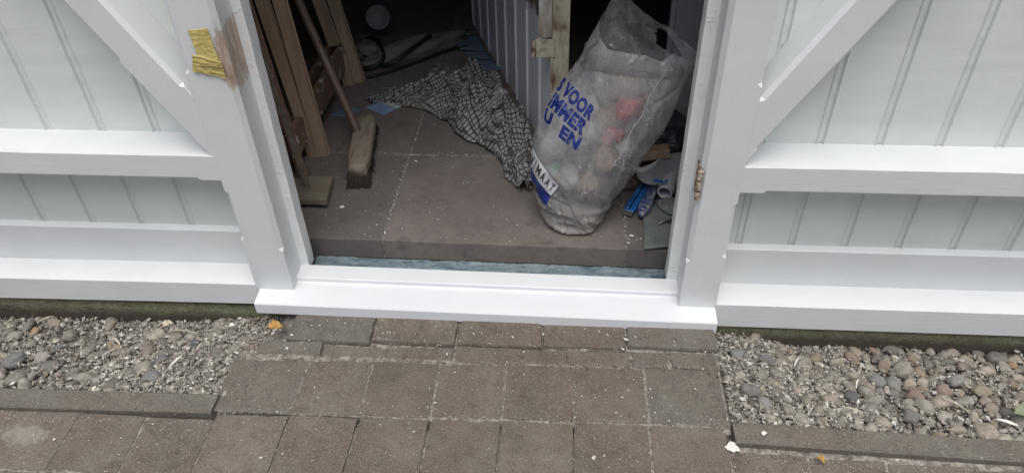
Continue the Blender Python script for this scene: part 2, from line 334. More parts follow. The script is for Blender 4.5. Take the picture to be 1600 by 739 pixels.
def tube(pts, rad, n=10, bm=None, cap=True):
    pts = [Vector(p) for p in pts]; rings = []
    for i, p in enumerate(pts):
        d = (pts[min(i + 1, len(pts) - 1)] - pts[max(i - 1, 0)]).normalized()
        s = d.cross(Vector((0, 0, 1)));  s = s.normalized() if s.length > 1e-4 else Vector((1, 0, 0)); u = s.cross(d)
        r = rad[i] if isinstance(rad, (list, tuple)) else rad
        rings.append([p + (s * math.cos(2 * PI * k / n) + u * math.sin(2 * PI * k / n)) * r for k in range(n)])
    return loft(rings, cap, True, bm)
def chamfer_bar(p0, ax, wd, L, w, d, chA=(), chB=(), c=.013, y0=0.0):
    """front-face bar in the facade plane; p0 = start of its A edge, ax along, wd across (unit, in xz); chamfers stop at the (t0,t1) intervals"""
    ts = {0.0, L}
    for lst in (chA, chB):
        for a, b in lst:
            for q in (a - .010, a, b, b + .010):
                if 0 < q < L: ts.add(q)
    k = 0.0
    while k < L: ts.add(round(k, 4)); k += .06
    def cc(t, lst):
        best = 0
        for a, b in lst:
            if a <= t <= b: best = 1
            elif a - .010 < t < a: best = max(best, (t - a + .010) / .010)
            elif b < t < b + .010: best = max(best, 1 - (t - b) / .010)
        return .0016 + best * (c - .0016)
    rings = []
    for t in sorted(ts):
        o = Vector(p0) + Vector(ax) * t; a, b = cc(t, chA), cc(t, chB); wv = Vector(wd)
        wob = .0007 * noise.noise(o * 9)
        P2 = [(0, d), (0, a), (a, 0), (w - b, 0), (w, b), (w, d)]
        rings.append([o + wv * q[0] + Vector((0, y0 + q[1] + (wob if q[1] < .01 else 0), 0)) for q in P2])
    return loft(rings)

# ------------------------------------------------------------------ ground
def gz(x, y):
    """height of the gravel beds: level with the paving, sinking towards the footing"""
    k = max(0, min(1, (y + .40) / .41))
    far = min(1, max(0, (-.98 - x) / .35)) if x < -.25 else min(1, max(0, (x - .50) / .30))
    z = -.014 - k * (.080 + .040 * far)
    return z + .010 * noise.noise(Vector((x * 5, y * 5, 1))) + .004 * noise.noise(Vector((x * 21, y * 21, 4))) + k * k * .022 * noise.noise(Vector((x * 4.3, 7, 2)))

# far ground sheet: one large sheet with a lower-lying inner part where the beds are
vs, fs = [], []
xs = [-40, -8, -4] + [-3 + .06 * i for i in range(101)] + [4, 8, 40]
ys = [-40, -8, -4, -2.8] + [-.60 + .04 * i for i in range(20)] + [2.0, 4, 8, 40]
for y in ys:
    for x in xs:
        inb = -3.0 <= x <= 3.0 and -.47 <= y <= .16
        z = gz(x, y) - .012 if inb and (x < -.90 or x > .46) else -.030
        vs.append((x, y, z))
nx = len(xs)
for j in range(len(ys) - 1):
    for i in range(nx - 1): fs.append((j * nx + i, j * nx + i + 1, (j + 1) * nx + i + 1, (j + 1) * nx + i))
tag(pyobj('ground', vs, fs, 'soil', smooth=True), kind='structure')

def paver(bm, x0, x1, y0, y1, z, gap=.0022, bev=.0035, jit=.0022, rnd=R):
    j = lambda: rnd.uniform(-jit, jit)
    q = [(x0 + gap + j(), y0 + gap + j()), (x1 - gap + j(), y0 + gap + j()), (x1 - gap + j(), y1 - gap + j()), (x0 + gap + j(), y1 - gap + j())]
    ta, tb = rnd.uniform(-.006, .006), rnd.uniform(-.006, .006); cx, cy = (x0 + x1) / 2, (y0 + y1) / 2
    n = 14
    # chipped, slightly wavy outline
    out = []
    for e in range(4):
        a, b = Vector(q[e]), Vector(q[(e + 1) % 4]); nrm = Vector((-(b - a).y, (b - a).x)).normalized()
        for i in range(n):
            p = a.lerp(b, i / n); w = noise.noise(Vector((p.x * 45, p.y * 45, 3))) * .0022 - max(0, noise.noise(Vector((p.x * 19, p.y * 19, 8))) - .30) * -.016 if i else .001
            out.append(p + nrm * (w + (.004 if i == 0 else 0) * 0))
    cen = Vector((cx, cy))
    def ring(inset, zz): return [Vector((*(p + (cen - p).normalized() * inset), zz + ta * (p.x - cx) + tb * (p.y - cy))) for p in out]
    z += rnd.uniform(-.0015, .0015)
    loft([ring(0, z - .05), ring(0, z - bev), ring(bev * .3, z - bev * .3), ring(bev * 1.3, z)], True, True, bm)

pv = bmesh.new(); pg = bmesh.new()
PX = [-.97, -.762, -.563, -.359, -.157, .044, .252, .462]
# the columns carry on at both sides
XS = [-.97 - .2 * i for i in range(11, 0, -1)] + PX + [.462 + .2 * i for i in range(1, 12)]
def sk(x): return .022 * (x + .25)          # the courses run slightly askew to the wall
for i in range(len(PX) - 1):                # first full course
    b = pg if i in (0, 6) else pv
    paver(b, PX[i] - (.028 if i == 0 else 0), PX[i + 1] + (.010 if i == 6 else 0), -.432 + sk(PX[i]), -.232 + sk(PX[i]), .0)
for r in range(9):
    y1 = -.436 - .2 * r
    for i in range(len(XS) - 1):
        x0, x1 = XS[i], XS[i + 1]; a = y1 + sk(x0)
        if r == 0 and x1 < -.95: yt = -.470
        elif r == 0 and x0 > .45: yt = -.500 + (-.03) * (x0 - .47)
        else: yt = a
        paver(pv, x0, x1, y1 - .2 + sk(x0), yt, 0 if -1.0 < x0 < .45 else -.006)
SX = [-.945, -.735, -.53, -.322, -.112, .022, .215, .330, .475]   # soldier course of half pavers
for i in range(len(SX) - 1):
    if i == 0: paver(pg, SX[i], SX[i + 1], -.229, -.150 + sk(SX[i]), -.001, jit=.004)
    else: paver(pg if i > 5 else pv, SX[i], SX[i + 1], -.228 + sk(SX[i]), -.164 + sk(SX[i]) + R.uniform(-.004, .003), -.004 + R.uniform(-.004, .003), jit=.005)
TX = [-.865, -.592, -.321, -.056, .206, .482]
for i in range(len(TX) - 1):
    paver(pv if i not in (0, 4) else pg, TX[i], TX[i + 1], -.158 + sk(TX[i]), -.03, .006 + R.uniform(-.002, .003), bev=.008, jit=.004)
po = obj('paving', pv, 'paver'); tag(po, kind='structure')
pgo = obj('grey_paving', pg, 'pavergrey'); tag(pgo, kind='structure')
# sand bedding that shows in the joints
bm = bmesh.new(); box(bm, -.975, .475, -.445, -.222, -.06, -.0038, 0); box(bm, -.93, .478, -.2215, -.155, -.06, -.0125, 0); box(bm, .247, .258, -1.2, -.446, -.06, -.002, 0); box(bm, .2465, .2575, -.4455, -.222, -.06, -.0015, 0); box(bm, -.862, .484, -.1545, -.03, -.06, -.009, 0); box(bm, -3.1, 3.1, -2.3, -.475, -.06, -.0085, 0)
tag(obj('joint_sand', bm, 'jointsand'), kind='structure')

# concrete edging strips
def edging(x0, x1, ya, yb, z, w, label):
    n = 60; rings = []
    for i in range(n + 1):
        x = x0 + (x1 - x0) * i / n; y = ya + (yb - ya) * i / n + .0015 * noise.noise(Vector((x * 14, 0, 0))); e = .0018 * noise.noise(Vector((x * 30, 5, 0)))
        zz = z + .002 * noise.noise(Vector((x * 5, 2, 2)))
        sk2 = .012 * noise.noise(Vector((1, 1, i * .9))) if i in (0, n) else 0
        rings.append([(x, y, -.08), (x, y + e, zz - .006), (x, y + .005 + e, zz - .001), (x, y + w - .006, zz), (x, y + w, zz - .006), (x, y + w, -.08)])
    o = obj('edging_kerb', loft(rings), 'pavergrey')
    tag(o, label, 'kerb', 'concrete edging strips'); return rebase(o, ((x0 + x1) / 2, (ya + yb) / 2, 0))
edging(-3.0, -.985, -.500, -.462, .012, .068, 'weathered concrete edging strip holding the gravel left of the doorstep')
edging(.478, 3.0, -.482, -.548, .016, .068, 'weathered concrete edging strip holding the round pebbles right of the doorstep')

# ------------------------------------------------------------------ gravel
def ico(sub):
    b = bmesh.new(); bmesh.ops.create_icosphere(b, subdivisions=sub, radius=1); b.verts.ensure_lookup_table()
    v = [tuple(x.co) for x in b.verts]; f = [tuple(q.index for q in x.verts) for x in b.faces]; b.free(); return v, f
ICO = {k: ico(k) for k in (1, 2, 3)}
def pebble(sub, c, sz, rnd, ang=None, lump=.16, flat=.0):
    V, F = ICO[sub]; seed = Vector((rnd.uniform(0, 99), rnd.uniform(0, 99), rnd.uniform(0, 99)))
    e = Matrix.Rotation(rnd.uniform(0, 2 * PI) if ang is None else ang, 3, 'Z') @ Matrix.Rotation(rnd.gauss(0, .28), 3, 'X') @ Matrix.Rotation(rnd.gauss(0, .22), 3, 'Y')
    out = []
    for v in V:
        v = Vector(v); k = 1 + lump * noise.noise(v * 1.1 + seed) * 1.6 + lump * .35 * noise.noise(v * 2.6 + seed)
        out.append(Vector(c) + e @ Vector((v.x * sz[0] * k, v.y * sz[1] * k, v.z * sz[2] * k)))
    return out, F
def stones(name, lst, mat, smooth=True):
    vs, fs = [], []
    for v, f in lst:
        o = len(vs); vs += v; fs += [tuple(i + o for i in q) for q in f]
    return pyobj(name, vs, fs, mat, smooth=smooth)
def chip(c, s, rnd):
    V = [(-1, -.6, 0), (1, -.4, .1), (.7, .7, 0), (-.6, .8, .1), (.1, 0, .55), (0, 0, -.4)]
    e = Matrix.Rotation(rnd.uniform(0, 6.28), 3, 'Z') @ Matrix.Rotation(rnd.gauss(0, .5), 3, 'X'); out = []
    for v in V: out.append(Vector(c) + e @ Vector((v[0] * s * rnd.uniform(.6, 1.3), v[1] * s * rnd.uniform(.5, 1.1), v[2] * s)))
    return out, [(0, 1, 4), (1, 2, 4), (2, 3, 4), (3, 0, 4), (1, 0, 5), (2, 1, 5), (3, 2, 5), (0, 3, 5)]
SPECIAL = [  # distinctive single stones: x, y, half sizes, angle, colour, label
    (-1.725, -.262, (.045, .028, .018), .35, (.125, .125, .11), 'large flat grey stone in the gravel at the far left'),
    (-1.650, -.235, (.024, .022, .016), .0, (.25, .205, .165), 'round pinkish beige stone right of the large flat grey stone'),
    (-1.640, -.175, (.023, .013, .012), .7, (.10, .10, .095), 'small dark oval stone below the mossy footing on the left'),
    (-1.258, -.228, (.029, .015, .014), .45, (.085, .085, .08), 'dark grey elongated stone in the middle of the left gravel'),
    (-1.236, -.318, (.029, .022, .019), .3, (.13, .135, .125), 'smooth grey stone against the left edging strip'),
    (-1.196, -.130, (.018, .016, .014), .0, (.055, .06, .065), 'small blue black round stone in the left gravel'),
    (-1.408, -.338, (.016, .013, .013), .2, (.27, .24, .21), 'small pale pinkish stone lying at the left edging strip'),
    (1.042, -.245, (.026, .024, .019), .2, (.23, .125, .07), 'orange brown stone in the middle of the right pebbles'),
    (1.240, -.215, (.027, .024, .020), .0, (.27, .205, .10), 'round amber yellow stone at the right edge of the pebbles'),
    (1.140, -.210, (.026, .020, .018), -.3, (.25, .15, .095), 'orange stone with a whitish side among the right pebbles'),
    (.985, -.350, (.027, .024, .020), .6, (.12, .105, .09), 'dark brown round stone touching the right edging strip'),
    (.848, -.275, (.023, .024, .019), .0, (.075, .07, .07), 'dark charcoal round stone in the right pebbles'),
    (.905, -.285, (.027, .017, .016), -.1, (.21, .185, .125), 'olive tan oblong stone beside the charcoal stone'),
    (.960, -.185, (.025, .020, .017), -.6, (.165, .165, .155), 'light grey oval stone in the upper middle of the right pebbles'),
    (.560, -.275, (.031, .022, .022), -.1, (.13, .10, .08), 'brown angular stone in the thin gravel near the doorstep'),
    (.590, -.325, (.021, .024, .017), .5, (.19, .165, .14), 'pale brown egg shaped stone near the right end of the paving'),
    (.652, -.100, (.026, .017, .014), -.1, (.10, .09, .08), 'flat brown stone below the mossy footing on the right'),
    (.558, -.098, (.025, .021, .016), .1, (.16, .155, .14), 'grey oval stone beside the doorstep'),
    (1.000, -.195, (.022, .027, .02), .1, (.19, .18, .14), 'pale olive round stone left of the orange brown stone'),
    (1.195, -.165, (.024, .022, .019), .3, (.225, .21, .175), 'round cream grey stone with a small dark dot'),
]
def bed(name, xa, xb, dens, sizes, seed, edge_fn, n_grit, n_flake):
    rnd = random.Random(seed); L = []; placed = []
    area = (xb - xa) * .40
    tries = int(area * 9000)
    for k in range(tries):
        x = rnd.uniform(xa, xb); y = rnd.uniform(-.455, .006)
        if not edge_fn(x, y): continue
        if rnd.random() > dens(x, y): continue
        s = rnd.choice(sizes) * rnd.uniform(.8, 1.15)
        if any(abs(x - sp[0]) < .8 * (sp[2][0] + s) and abs(y - sp[1]) < .8 * (sp[2][1] + s) for sp in SPECIAL): continue
        if any((x - q[0]) ** 2 + (y - q[1]) ** 2 < (.80 * (s + q[2])) ** 2 for q in placed): continue
        placed.append((x, y, s))
        asp = rnd.uniform(.62, .95)
        L.append(pebble(3 if s > .016 and -2 < x < 1.7 else 2, (x, y, gz(x, y) + s * rnd.uniform(-.05, .42)), (s * 1.12, s * asp, s * rnd.uniform(.5, .8)), rnd))
    o = stones(name + '_pebbles', L, 'pebbles'); 
    G = []
    for k in range(n_grit):
        x = rnd.uniform(xa, xb) if rnd.random() < .6 else (rnd.uniform(-1.45, -.88) if xa < 0 else rnd.uniform(.44, .95)); y = rnd.uniform(-.47, .010)
        if not edge_fn(x, y): continue
        if rnd.random() < .35 and y > -.12: pass
        s = min(.012, .0019 * math.exp(rnd.gauss(.35, .68)))
        G.append(chip((x, y, gz(x, y) + rnd.uniform(-.001, .009 if rnd.random() < .8 else .020)), s, rnd))
    g = stones(name + '_grit', G, 'grit', False)
    return o, g, placed
def eL(x, y): return x < -.965 or (x < -.86 and y > -.15) or (x < -.94 and y > -.235)
def eLfull(x, y): return (eL(x, y) and y > -.395 + (-.0) * x)
def eRfull(x, y): return x > .478 + (.012 if y < -.2 else 0) and y > -.415 - .026 * (x - .48)
dl = lambda x, y: (.16 if x < -1.22 else .04) * (1 if y < -.05 else .5) * (.3 if noise.noise(Vector((x * 6, y * 6, 9))) > .08 else 1)
dr = lambda x, y: min(1, .02 + max(0, (x - .60)) ** 1.5 * 2.2)
a, b, _ = bed('gravel', -2.7, -.9, dl, [.010, .013, .017, .022, .027], 5, eLfull, 26000, 0)
tag(a, 'grey and beige river pebbles in the gravel bed left of the doorstep', 'gravel', kind='stuff'); a.name = 'pebble_gravel'
tag(b, 'fine stone chips and grit between the pebbles left of the doorstep', 'grit', kind='stuff'); b.name = 'fine_grit'
a, b, _ = bed('gravel', .48, 2.4, dr, [.013, .017, .021, .025, .028], 8, eRfull, 26000, 0)
tag(a, 'round river pebbles packed in the bed right of the doorstep', 'gravel', kind='stuff'); a.name = 'pebble_gravel'
tag(b, 'fine stone chips and grit in the bed right of the doorstep', 'grit', kind='stuff'); b.name = 'fine_grit'
for i, (x, y, sz, an, col, lab) in enumerate(SPECIAL):
    gm = sum(col) / 3; col = tuple(.05 + .70 * (.62 * q + .38 * gm) * 1.25 for q in col)
    v, f = pebble(3, (x, y, gz(x, y) + sz[2] * .55), sz, random.Random(100 + i), an, .20)
    sm = basic('stone_colour', [tuple(q * .8 for q in col), col, tuple(min(1, q * 1.2) for q in col)], 45, .8, 170, .5, .002, spots=(150, tuple(min(1, q * 1.8) for q in col), .68))
    o = stones('stone', [(v, f)], sm); tag(o, lab, 'stone', 'single stones that stand out in the gravel'); rebase(o, (x, y, gz(x, y)))

# ------------------------------------------------------------------ the shed
shed = thing('garden_shed', 'white painted half timbered garden shed with an open doorway', 'shed', (-.25, 0, 0))
def groove_wall(name, x0, x1, z0, z1, yf, lines, mat, parent):
    """tongue and groove boarding: a shallow channel between two beads at every joint"""
    prof = [(x0, 0)]
    for g in sorted(lines):
        if x0 + .02 < g < x1 - .02:
            prof += [(g - .0150, 0), (g - .0125, -.0034), (g - .0100, -.0044), (g - .0080, -.0018), (g - .0066, .0030), (g - .0050, .0042), (g + .0030, .0042), (g + .0050, .0026), (g + .0064, -.0020), (g + .0085, -.0042), (g + .0108, -.0032), (g + .0135, 0)]
    prof.append((x1, 0)); zs = [z0 + (z1 - z0) * i / 150 for i in range(151)]
    rings = []
    for z in zs:
        rings.append([(x + .0008 * noise.noise(Vector((x * 30, z * 12, 0))), yf + d + (.0007 * noise.noise(Vector((x * 40, z * 55, 1))) if abs(d) > .001 else 0) + .0010 * noise.noise(Vector((x * 11, z * 26, 7))) * (1 if d == 0 else 1.2), z) for x, d in prof] + [(x1, yf + .022, z), (x0, yf + .022, z)])
    return obj(name, loft(rings), mat, parent)
LL = [-1.212 - .168 * i for i in range(10)]; LR = [.549 + .160 * i for i in range(13)]
groove_wall('boarding', -2.65, -.95, .20, 2.15, .11, LL, 'boards', shed)
groove_wall('boarding', .44, 2.35, .20, 2.15, .11, LR, 'boards', shed)
# posts with stop chamfers
chamL = [(.455, .68)] ; 
po1 = obj('post', chamfer_bar((-1.0, 0, .035), (0, 0, 1), (1, 0, 0), 2.22, .126, .10, [(.235, .405), (.80, 1.9)], [(.195, 1.95)]), 'postL', shed)
po2 = obj('post', chamfer_bar((.372, 0, .020), (0, 0, 1), (1, 0, 0), 2.22, .115, .10, [(.215, 1.95)], [(.235, .42), (.80, 1.9)]), 'white', shed)
for x in (-2.72, 2.30): obj('post', chamfer_bar((x, 0, .03), (0, 0, 1), (1, 0, 0), 2.22, .12, .10, [(.7, 1.9)], [(.7, 1.9)]), 'white', shed)
# jambs set back behind the posts
def jamb(x0, x1, y0=.10, y1=.150):
    rings = []
    for i in range(70):
        z = .06 + i * .03; f = lambda a, s: .0013 * noise.noise(Vector((a, s, z * 13))) + .0006 * noise.noise(Vector((a, s, z * 60)))
        rings.append([(x0 + f(1, x0), y0 + f(2, x0), z), (x0 + f(1, x0) + .002, y0 - .002 + f(2, x0), z), (x1 - .002 + f(3, x0), y0 - .002 + f(4, x0), z), (x1 + f(3, x0), y0 + f(4, x0), z), (x1 + f(3, x0), y1, z), (x0 + f(1, x0), y1, z)])
    return loft(rings)
obj('door_jamb', jamb(-.90, -.848), 'jamb', shed); obj('door_jamb', jamb(.340, .40), 'jamb', shed)
# rails
def rail(x0, x1, za, zb, ch_top, ch_bot, parent=shed):
    # top face slopes up towards the boards
    ts = sorted({x0, x1} | {x0 + .05 * i for i in range(int((x1 - x0) / .05))} | {q for a, b in ch_top + ch_bot for q in (a - .01, a, b, b + .01) if x0 < q < x1}); rings = []
    def cc(t, lst):
        r = 0
        for a, b in lst:
            if a <= t <= b: r = 1
            elif a - .01 < t < a: r = max(r, (t - a + .01) / .01)
            elif b < t < b + .01: r = max(r, 1 - (t - b) / .01)
        return .0016 + r * .009
    for x in ts:
        w = .0007 * noise.noise(Vector((x * 8, 1, za))); a = cc(x, ch_bot); b = cc(x, ch_top) * .45
        rings.append([(x, .112, za), (x, .0012 + a, za), (x, .0012 + w, za + a), (x, .0012 + w, zb - b), (x, .0012 + b, zb + w), (x, .112, zb + .013)])
    return obj('rail', loft(rings), 'white_x', parent)
rail(-2.61, -.96, .486, .570, [], [(-2.5, -1.07)]); rail(.44, 2.31, .486, .571, [], [(.56, 2.2)])
rail(-2.61, 2.31, 2.16, 2.24, [], [])
# braces
def brace(base, ang, w, chA, chB, L):
    ax = Vector((math.cos(ang), 0, math.sin(ang))); wd = Vector((-ax.z, 0, ax.x))
    return obj('brace', chamfer_bar(base, ax, wd, L, w, .107, chA, chB, .011, .0025), 'white', shed)
# left brace rises to the left; its A edge is the underside
aL = math.atan2(.455, -.262); ax = Vector((math.cos(aL), 0, math.sin(aL))); wd = Vector((ax.z, 0, -ax.x))
obj('brace', chamfer_bar(Vector((-1.005, 0, .570)) - ax * .015, ax, wd, 1.60, .098, .107, [(.355, 1.5)], [(.22, 1.5)], .011, .0025), 'white', shed)
aR = math.atan2(.466, .281); ax = Vector((math.cos(aR), 0, math.sin(aR))); wd = Vector((-ax.z, 0, ax.x))
obj('brace', chamfer_bar(Vector((.479, 0, .572)) - ax * .015, ax, wd, 1.60, .096, .107, [(.08, 1.5)], [(.20, 1.5)], .011, .0025), 'white', shed)
# lower board and plinth beam
def ledge_board(x0, x1, za0, za1, zt0, zt1, name, y, mat, ytop, zb0, zb1, rise):
    rings = []; n = 34
    for i in range(n + 1):
        k = i / n; x = x0 + (x1 - x0) * k; zb, zt = za0 + (za1 - za0) * k, zt0 + (zt1 - zt0) * k; w = .0008 * noise.noise(Vector((x * 7, 3, zt)))
        rings.append([(x, ytop, zb), (x, y + w, zb), (x, y + w, zt - .002), (x, y + w + .002, zt), (x, ytop, zt + rise)])
    return obj(name, loft(rings), mat, shed)
ledge_board(-2.62, -.995, .05, .05, .222, .224, 'lower_board', .09, 'white_x', .1095, 0, 0, .008)
ledge_board(.484, 2.30, .04, .04, .209, .211, 'lower_board', .09, 'white_x', .1095, 0, 0, .008)
ledge_board(-2.64, -1.0005, -.040, -.013, .058, .075, 'plinth_beam', .001, 'white_x', .105, 0, 0, .013)
ledge_board(.4875, 2.32, -.041, -.036, .055, .059, 'plinth_beam', .001, 'white_x', .105, 0, 0, .013)
# sill
rings = []; n = 40
for i in range(n + 1):
    x = -.988 + 1.474 * i / n; dz = -.011 * (x + .25)
    pr = [(-.062, -.001), (-.0635, .002), (-.0635, .040), (-.061, .0435), (.0385, .052), (.040, .0535), (.040, .0665), (.0425, .069), (.100, .073), (.103, .070), (.103, -.02), (-.045, -.02)]
    rings.append([(x, a, b + dz + .0004 * noise.noise(Vector((x * 6, a * 9, b)))) for a, b in pr])
obj('sill', loft(rings), 'sillw', shed)
# painted trough between the sill and the floor slab
rings = []
for i in range(91):
    x = -.86 + 1.22 * i / 90; dz = -.011 * (x + .25)
    rings.append([(x, .1035, .0)] + [(x, .1035 + .105 * j / 8, .018 + dz + .004 * noise.noise(Vector((x * 16, j * .8, 2))) + .003 * noise.noise(Vector((x * 50, j * 2, 5)))) for j in range(9)] + [(x, .2085, .0)])
obj('threshold_strip', loft(rings), 'blueboard', shed)
# footings
def footing(x0, x1, label):
    rings = []
    for i in range(61):
        x = x0 + (x1 - x0) * i / 60; a = .003 * noise.noise(Vector((x * 9, 0, 0)))
        rings.append([(x, .016 + a, -.35), (x, .013 + a + .005 * noise.noise(Vector((x * 22, 4, 0))), -.12), (x, .012 + a + .003 * noise.noise(Vector((x * 31, 2, 0))), -.07), (x, .018 + a, -.042), (x, .10, -.042), (x, .10, -.35)])
    return obj('footing', loft(rings), 'moss', shed)
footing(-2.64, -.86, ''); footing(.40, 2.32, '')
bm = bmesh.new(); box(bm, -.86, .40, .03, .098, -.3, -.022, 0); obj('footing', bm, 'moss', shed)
# shell of the shed
def part(name, mat, *b, bev=.002):
    bm = bmesh.new(); box(bm, *b, bev); return obj(name, bm, mat, shed)
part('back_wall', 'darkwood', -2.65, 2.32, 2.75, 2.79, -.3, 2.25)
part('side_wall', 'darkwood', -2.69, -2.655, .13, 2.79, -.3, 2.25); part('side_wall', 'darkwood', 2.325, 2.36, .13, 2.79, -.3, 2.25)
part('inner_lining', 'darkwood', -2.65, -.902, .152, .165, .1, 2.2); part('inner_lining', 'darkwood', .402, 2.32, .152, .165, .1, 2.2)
part('lintel', 'white_x', -.874, .372, .004, .10, 2.13, 2.155)
part('roof', 'darkwood', -2.95, 2.65, -.03, 3.0, 2.26, 2.32)
# old hinge knuckles left on the right post
h = obj('hinge', tube([(.371, -.003, z) for z in (.462, .475, .488)], .0075, 12), 'rust', shed)
for z in (.497, .532): obj('knuckle', tube([(.3705, -.003, z), (.3705, -.003, z + .027)], .0078, 12), 'rust', h)
bm = bmesh.new(); box(bm, .3685, .3712, -.001, .05, .462, .565, .0005); obj('plate', bm, 'rust', h)

# shed floor slabs
fl = bmesh.new()
def fz(x, y=0): return .098 - .011 * (x + .25)
FX = [-2.3, -1.457, -.620, .217, 1.054, 1.9]; FY = [.209, .752, 1.30, 1.85, 2.40, 2.75]
rf = random.Random(3)
for i in range(5):
    for j in range(5):
        a = bmesh.new(); paver(a, FX[i], FX[i + 1], FY[j] + .0, FY[j + 1], 0, .0026, .0045, .001, rf)
        for v in a.verts: v.co.z += fz(v.co.x) - (.030 if v.co.z < -.04 else 0)
        me = bpy.data.meshes.new('t'); a.to_mesh(me); a.free(); fl.from_mesh(me); bpy.data.meshes.remove(me)
tag(obj('shed_floor', fl, 'slab'), kind='structure')
bm = bmesh.new(); box(bm, -2.6, 2.2, .215, 2.75, -.02, 0, 0)
for v in bm.verts: v.co.z = fz(v.co.x) - .0035 if v.co.z > -.01 else v.co.z
tag(obj('floor_bedding', bm, 'jointsand'), kind='structure')

# ------------------------------------------------------------------ things inside the shed
# the door leaf, taken off its hinges and stood inside
LU = Vector((-.332, .943, 0)).normalized(); LNm = Vector((-.943, -.332, 0)).normalized()   # along, outward (left) normal
LP = Vector((-.056, .75, .100))
leaf = thing('door_leaf', 'white boarded door leaf with peeling cream edge standing on edge inside the doorway', 'door', tuple(LP))
prof = [(0, 0)]; g = .155
while g < 1.36:
    prof += [(g - .012, 0), (g - .009, .0045), (g - .005, .0065), (g - .001, .0045), (g + .001, -.003), (g + .005, -.002), (g + .007, 0)]; g += .171
prof.append((1.40, 0)); rings = []
for i in range(25):
    z = .003 + 1.9 * i / 24
    rings.append([LP + LU * a + LNm * (b + .001 * noise.noise(Vector((a * 20, z * 10, 0)))) + Vector((0, 0, z)) for a, b in prof] + [LP + LU * 1.40 - LNm * .03 + Vector((0, 0, z)), LP - LNm * .03 + Vector((0, 0, z))])
mt = M['leafw'].copy(); mt.name = 'door_leaf_paint_peeled_near_edge'
t = mt.node_tree; p = t.nodes['Principled BSDF']; v = vec(t, (1, 1, 1))
src = p.inputs['Base Color'].links[0].from_socket
sx = N(t, 'SeparateXYZ'); t.links.new(v, sx.inputs[0])
dy = math_n(t, 'MULTIPLY', math_n(t, 'ABSOLUTE', math_n(t, 'SUBTRACT', sx.outputs[1], .30)), 4.0)
dz = math_n(t, 'MULTIPLY', math_n(t, 'SUBTRACT', .52, sx.outputs[2]), 9.0)
dy = math_n(t, 'SUBTRACT', dy, .8)
d = math_n(t, 'MAXIMUM', dy, dz); nn = noise_n(t, vec(t, (1, 1, .25)), 32, 5, .7)
d = math_n(t, 'ADD', d, math_n(t, 'MULTIPLY', math_n(t, 'SUBTRACT', nn, .5), 2.2))
t.links.new(mix(t, ramp(t, d, [(.0, 1.0), (.12, 0.0)]), src, ramp(t, nn, [(.3, (.05, .035, .028)), (.5, (.17, .125, .10)), (.7, (.30, .27, .23))])), p.inputs['Base Color'])
M['leafpeel'] = mt
bo = obj('boarding', loft(rings), 'leafpeel', leaf); bo.data.transform(Matrix.Translation(-LP)); bo.location = (0, 0, 0)
def lbox(name, mat, s0, s1, n0, n1, z0, z1, parent=leaf, bev=.002, sub=0):
    bm = bmesh.new(); box(bm, s0, s1, n0, n1, z0, z1, bev)
    for v in bm.verts: v.co = LP + LU * v.co.x + LNm * v.co.y + Vector((0, 0, v.co.z))
    return obj(name, bm, mat, parent)
def ebox(name, mat, x0, x1, y0, y1, z0, z1, parent=leaf, bev=.002):
    bm = bmesh.new(); box(bm, x0, x1, y0, y1, z0, z1, bev); return obj(name, bm, mat, parent)
ebox('stile', 'peel', -.057, .004, .738, .762, .101, 2.0, bev=.004)
ebox('edge_strip', 'peelbrown', -.104, -.0585, .742, .765, .605, 2.0)
ebox('edge_bead', 'peel', -.0625, -.0535, .732, .7375, .101, .535, bev=.002)
lbox('rail', 'leafw', .1005, 1.39, -.055, -.031, .02, .14); lbox('rail', 'leafw', .1005, 1.39, -.055, -.031, 1.6, 1.72)
hg = ebox('hinge', 'hingepaint', -.116, -.046, .7315, .7365, .535, .603)
for z in (.540, .573):
    obj('knuckle', tube([(-.122, .731, z), (-.122, .731, z + .027)], .0085, 12), 'rust', hg)

# grey panel standing at the back on the right
pn = thing('leaning_panel', 'plain grey painted panel standing upright behind the rubbish bag', 'panel', (.62, .92, .09))
bm = bmesh.new(); box(bm, .385, .86, .90, .925, .0885, 1.95, .002); obj('board', bm, 'plaster', pn)
bm = bmesh.new(); box(bm, .366, .384, .895, .93, .0885, 1.95, .002); obj('edge_strip', bm, 'plaster', pn)

# trestle
tr = thing('wooden_trestle', 'brown wooden folding trestle with paired legs standing inside the door on the left', 'trestle', (-1.02, 1.07, .105))
def bar(name, a, b, w, d, mat='timber', up=(0, 1, 0), parent=None):
    bm = bmesh.new(); beam_between(bm, a, b, w, d, up, .003); return obj(name, bm, mat, parent or tr)
bar('leg', (-.966, .735, .106), (-1.022, .735, 1.02), .037, .030)
bar('leg', (-1.006, .728, .106), (-1.090, .728, 1.02), .036, .030)
bar('leg', (-.966, 1.36, .106), (-1.10, 1.36, 1.02), .042, .03)
bar('leg', (-1.01, 1.33, .106), (-1.02, 1.33, .26), .042, .03)
bar('leg', (-1.045, 1.33, .30), (-1.165, 1.33, 1.02), .040, .028)
bar('stretcher', (-1.022, .56, .235), (-1.022, 1.42, .235), .026, .105, 'splat', (0, 0, 1))
bar('stretcher', (-1.075, .62, .245), (-1.075, 1.42, .245), .022, .090, 'splat', (0, 0, 1))
bar('top_bar', (-1.07, .66, 1.04), (-1.16, 1.42, 1.04), .05, .04, 'timber', (0, 0, 1))

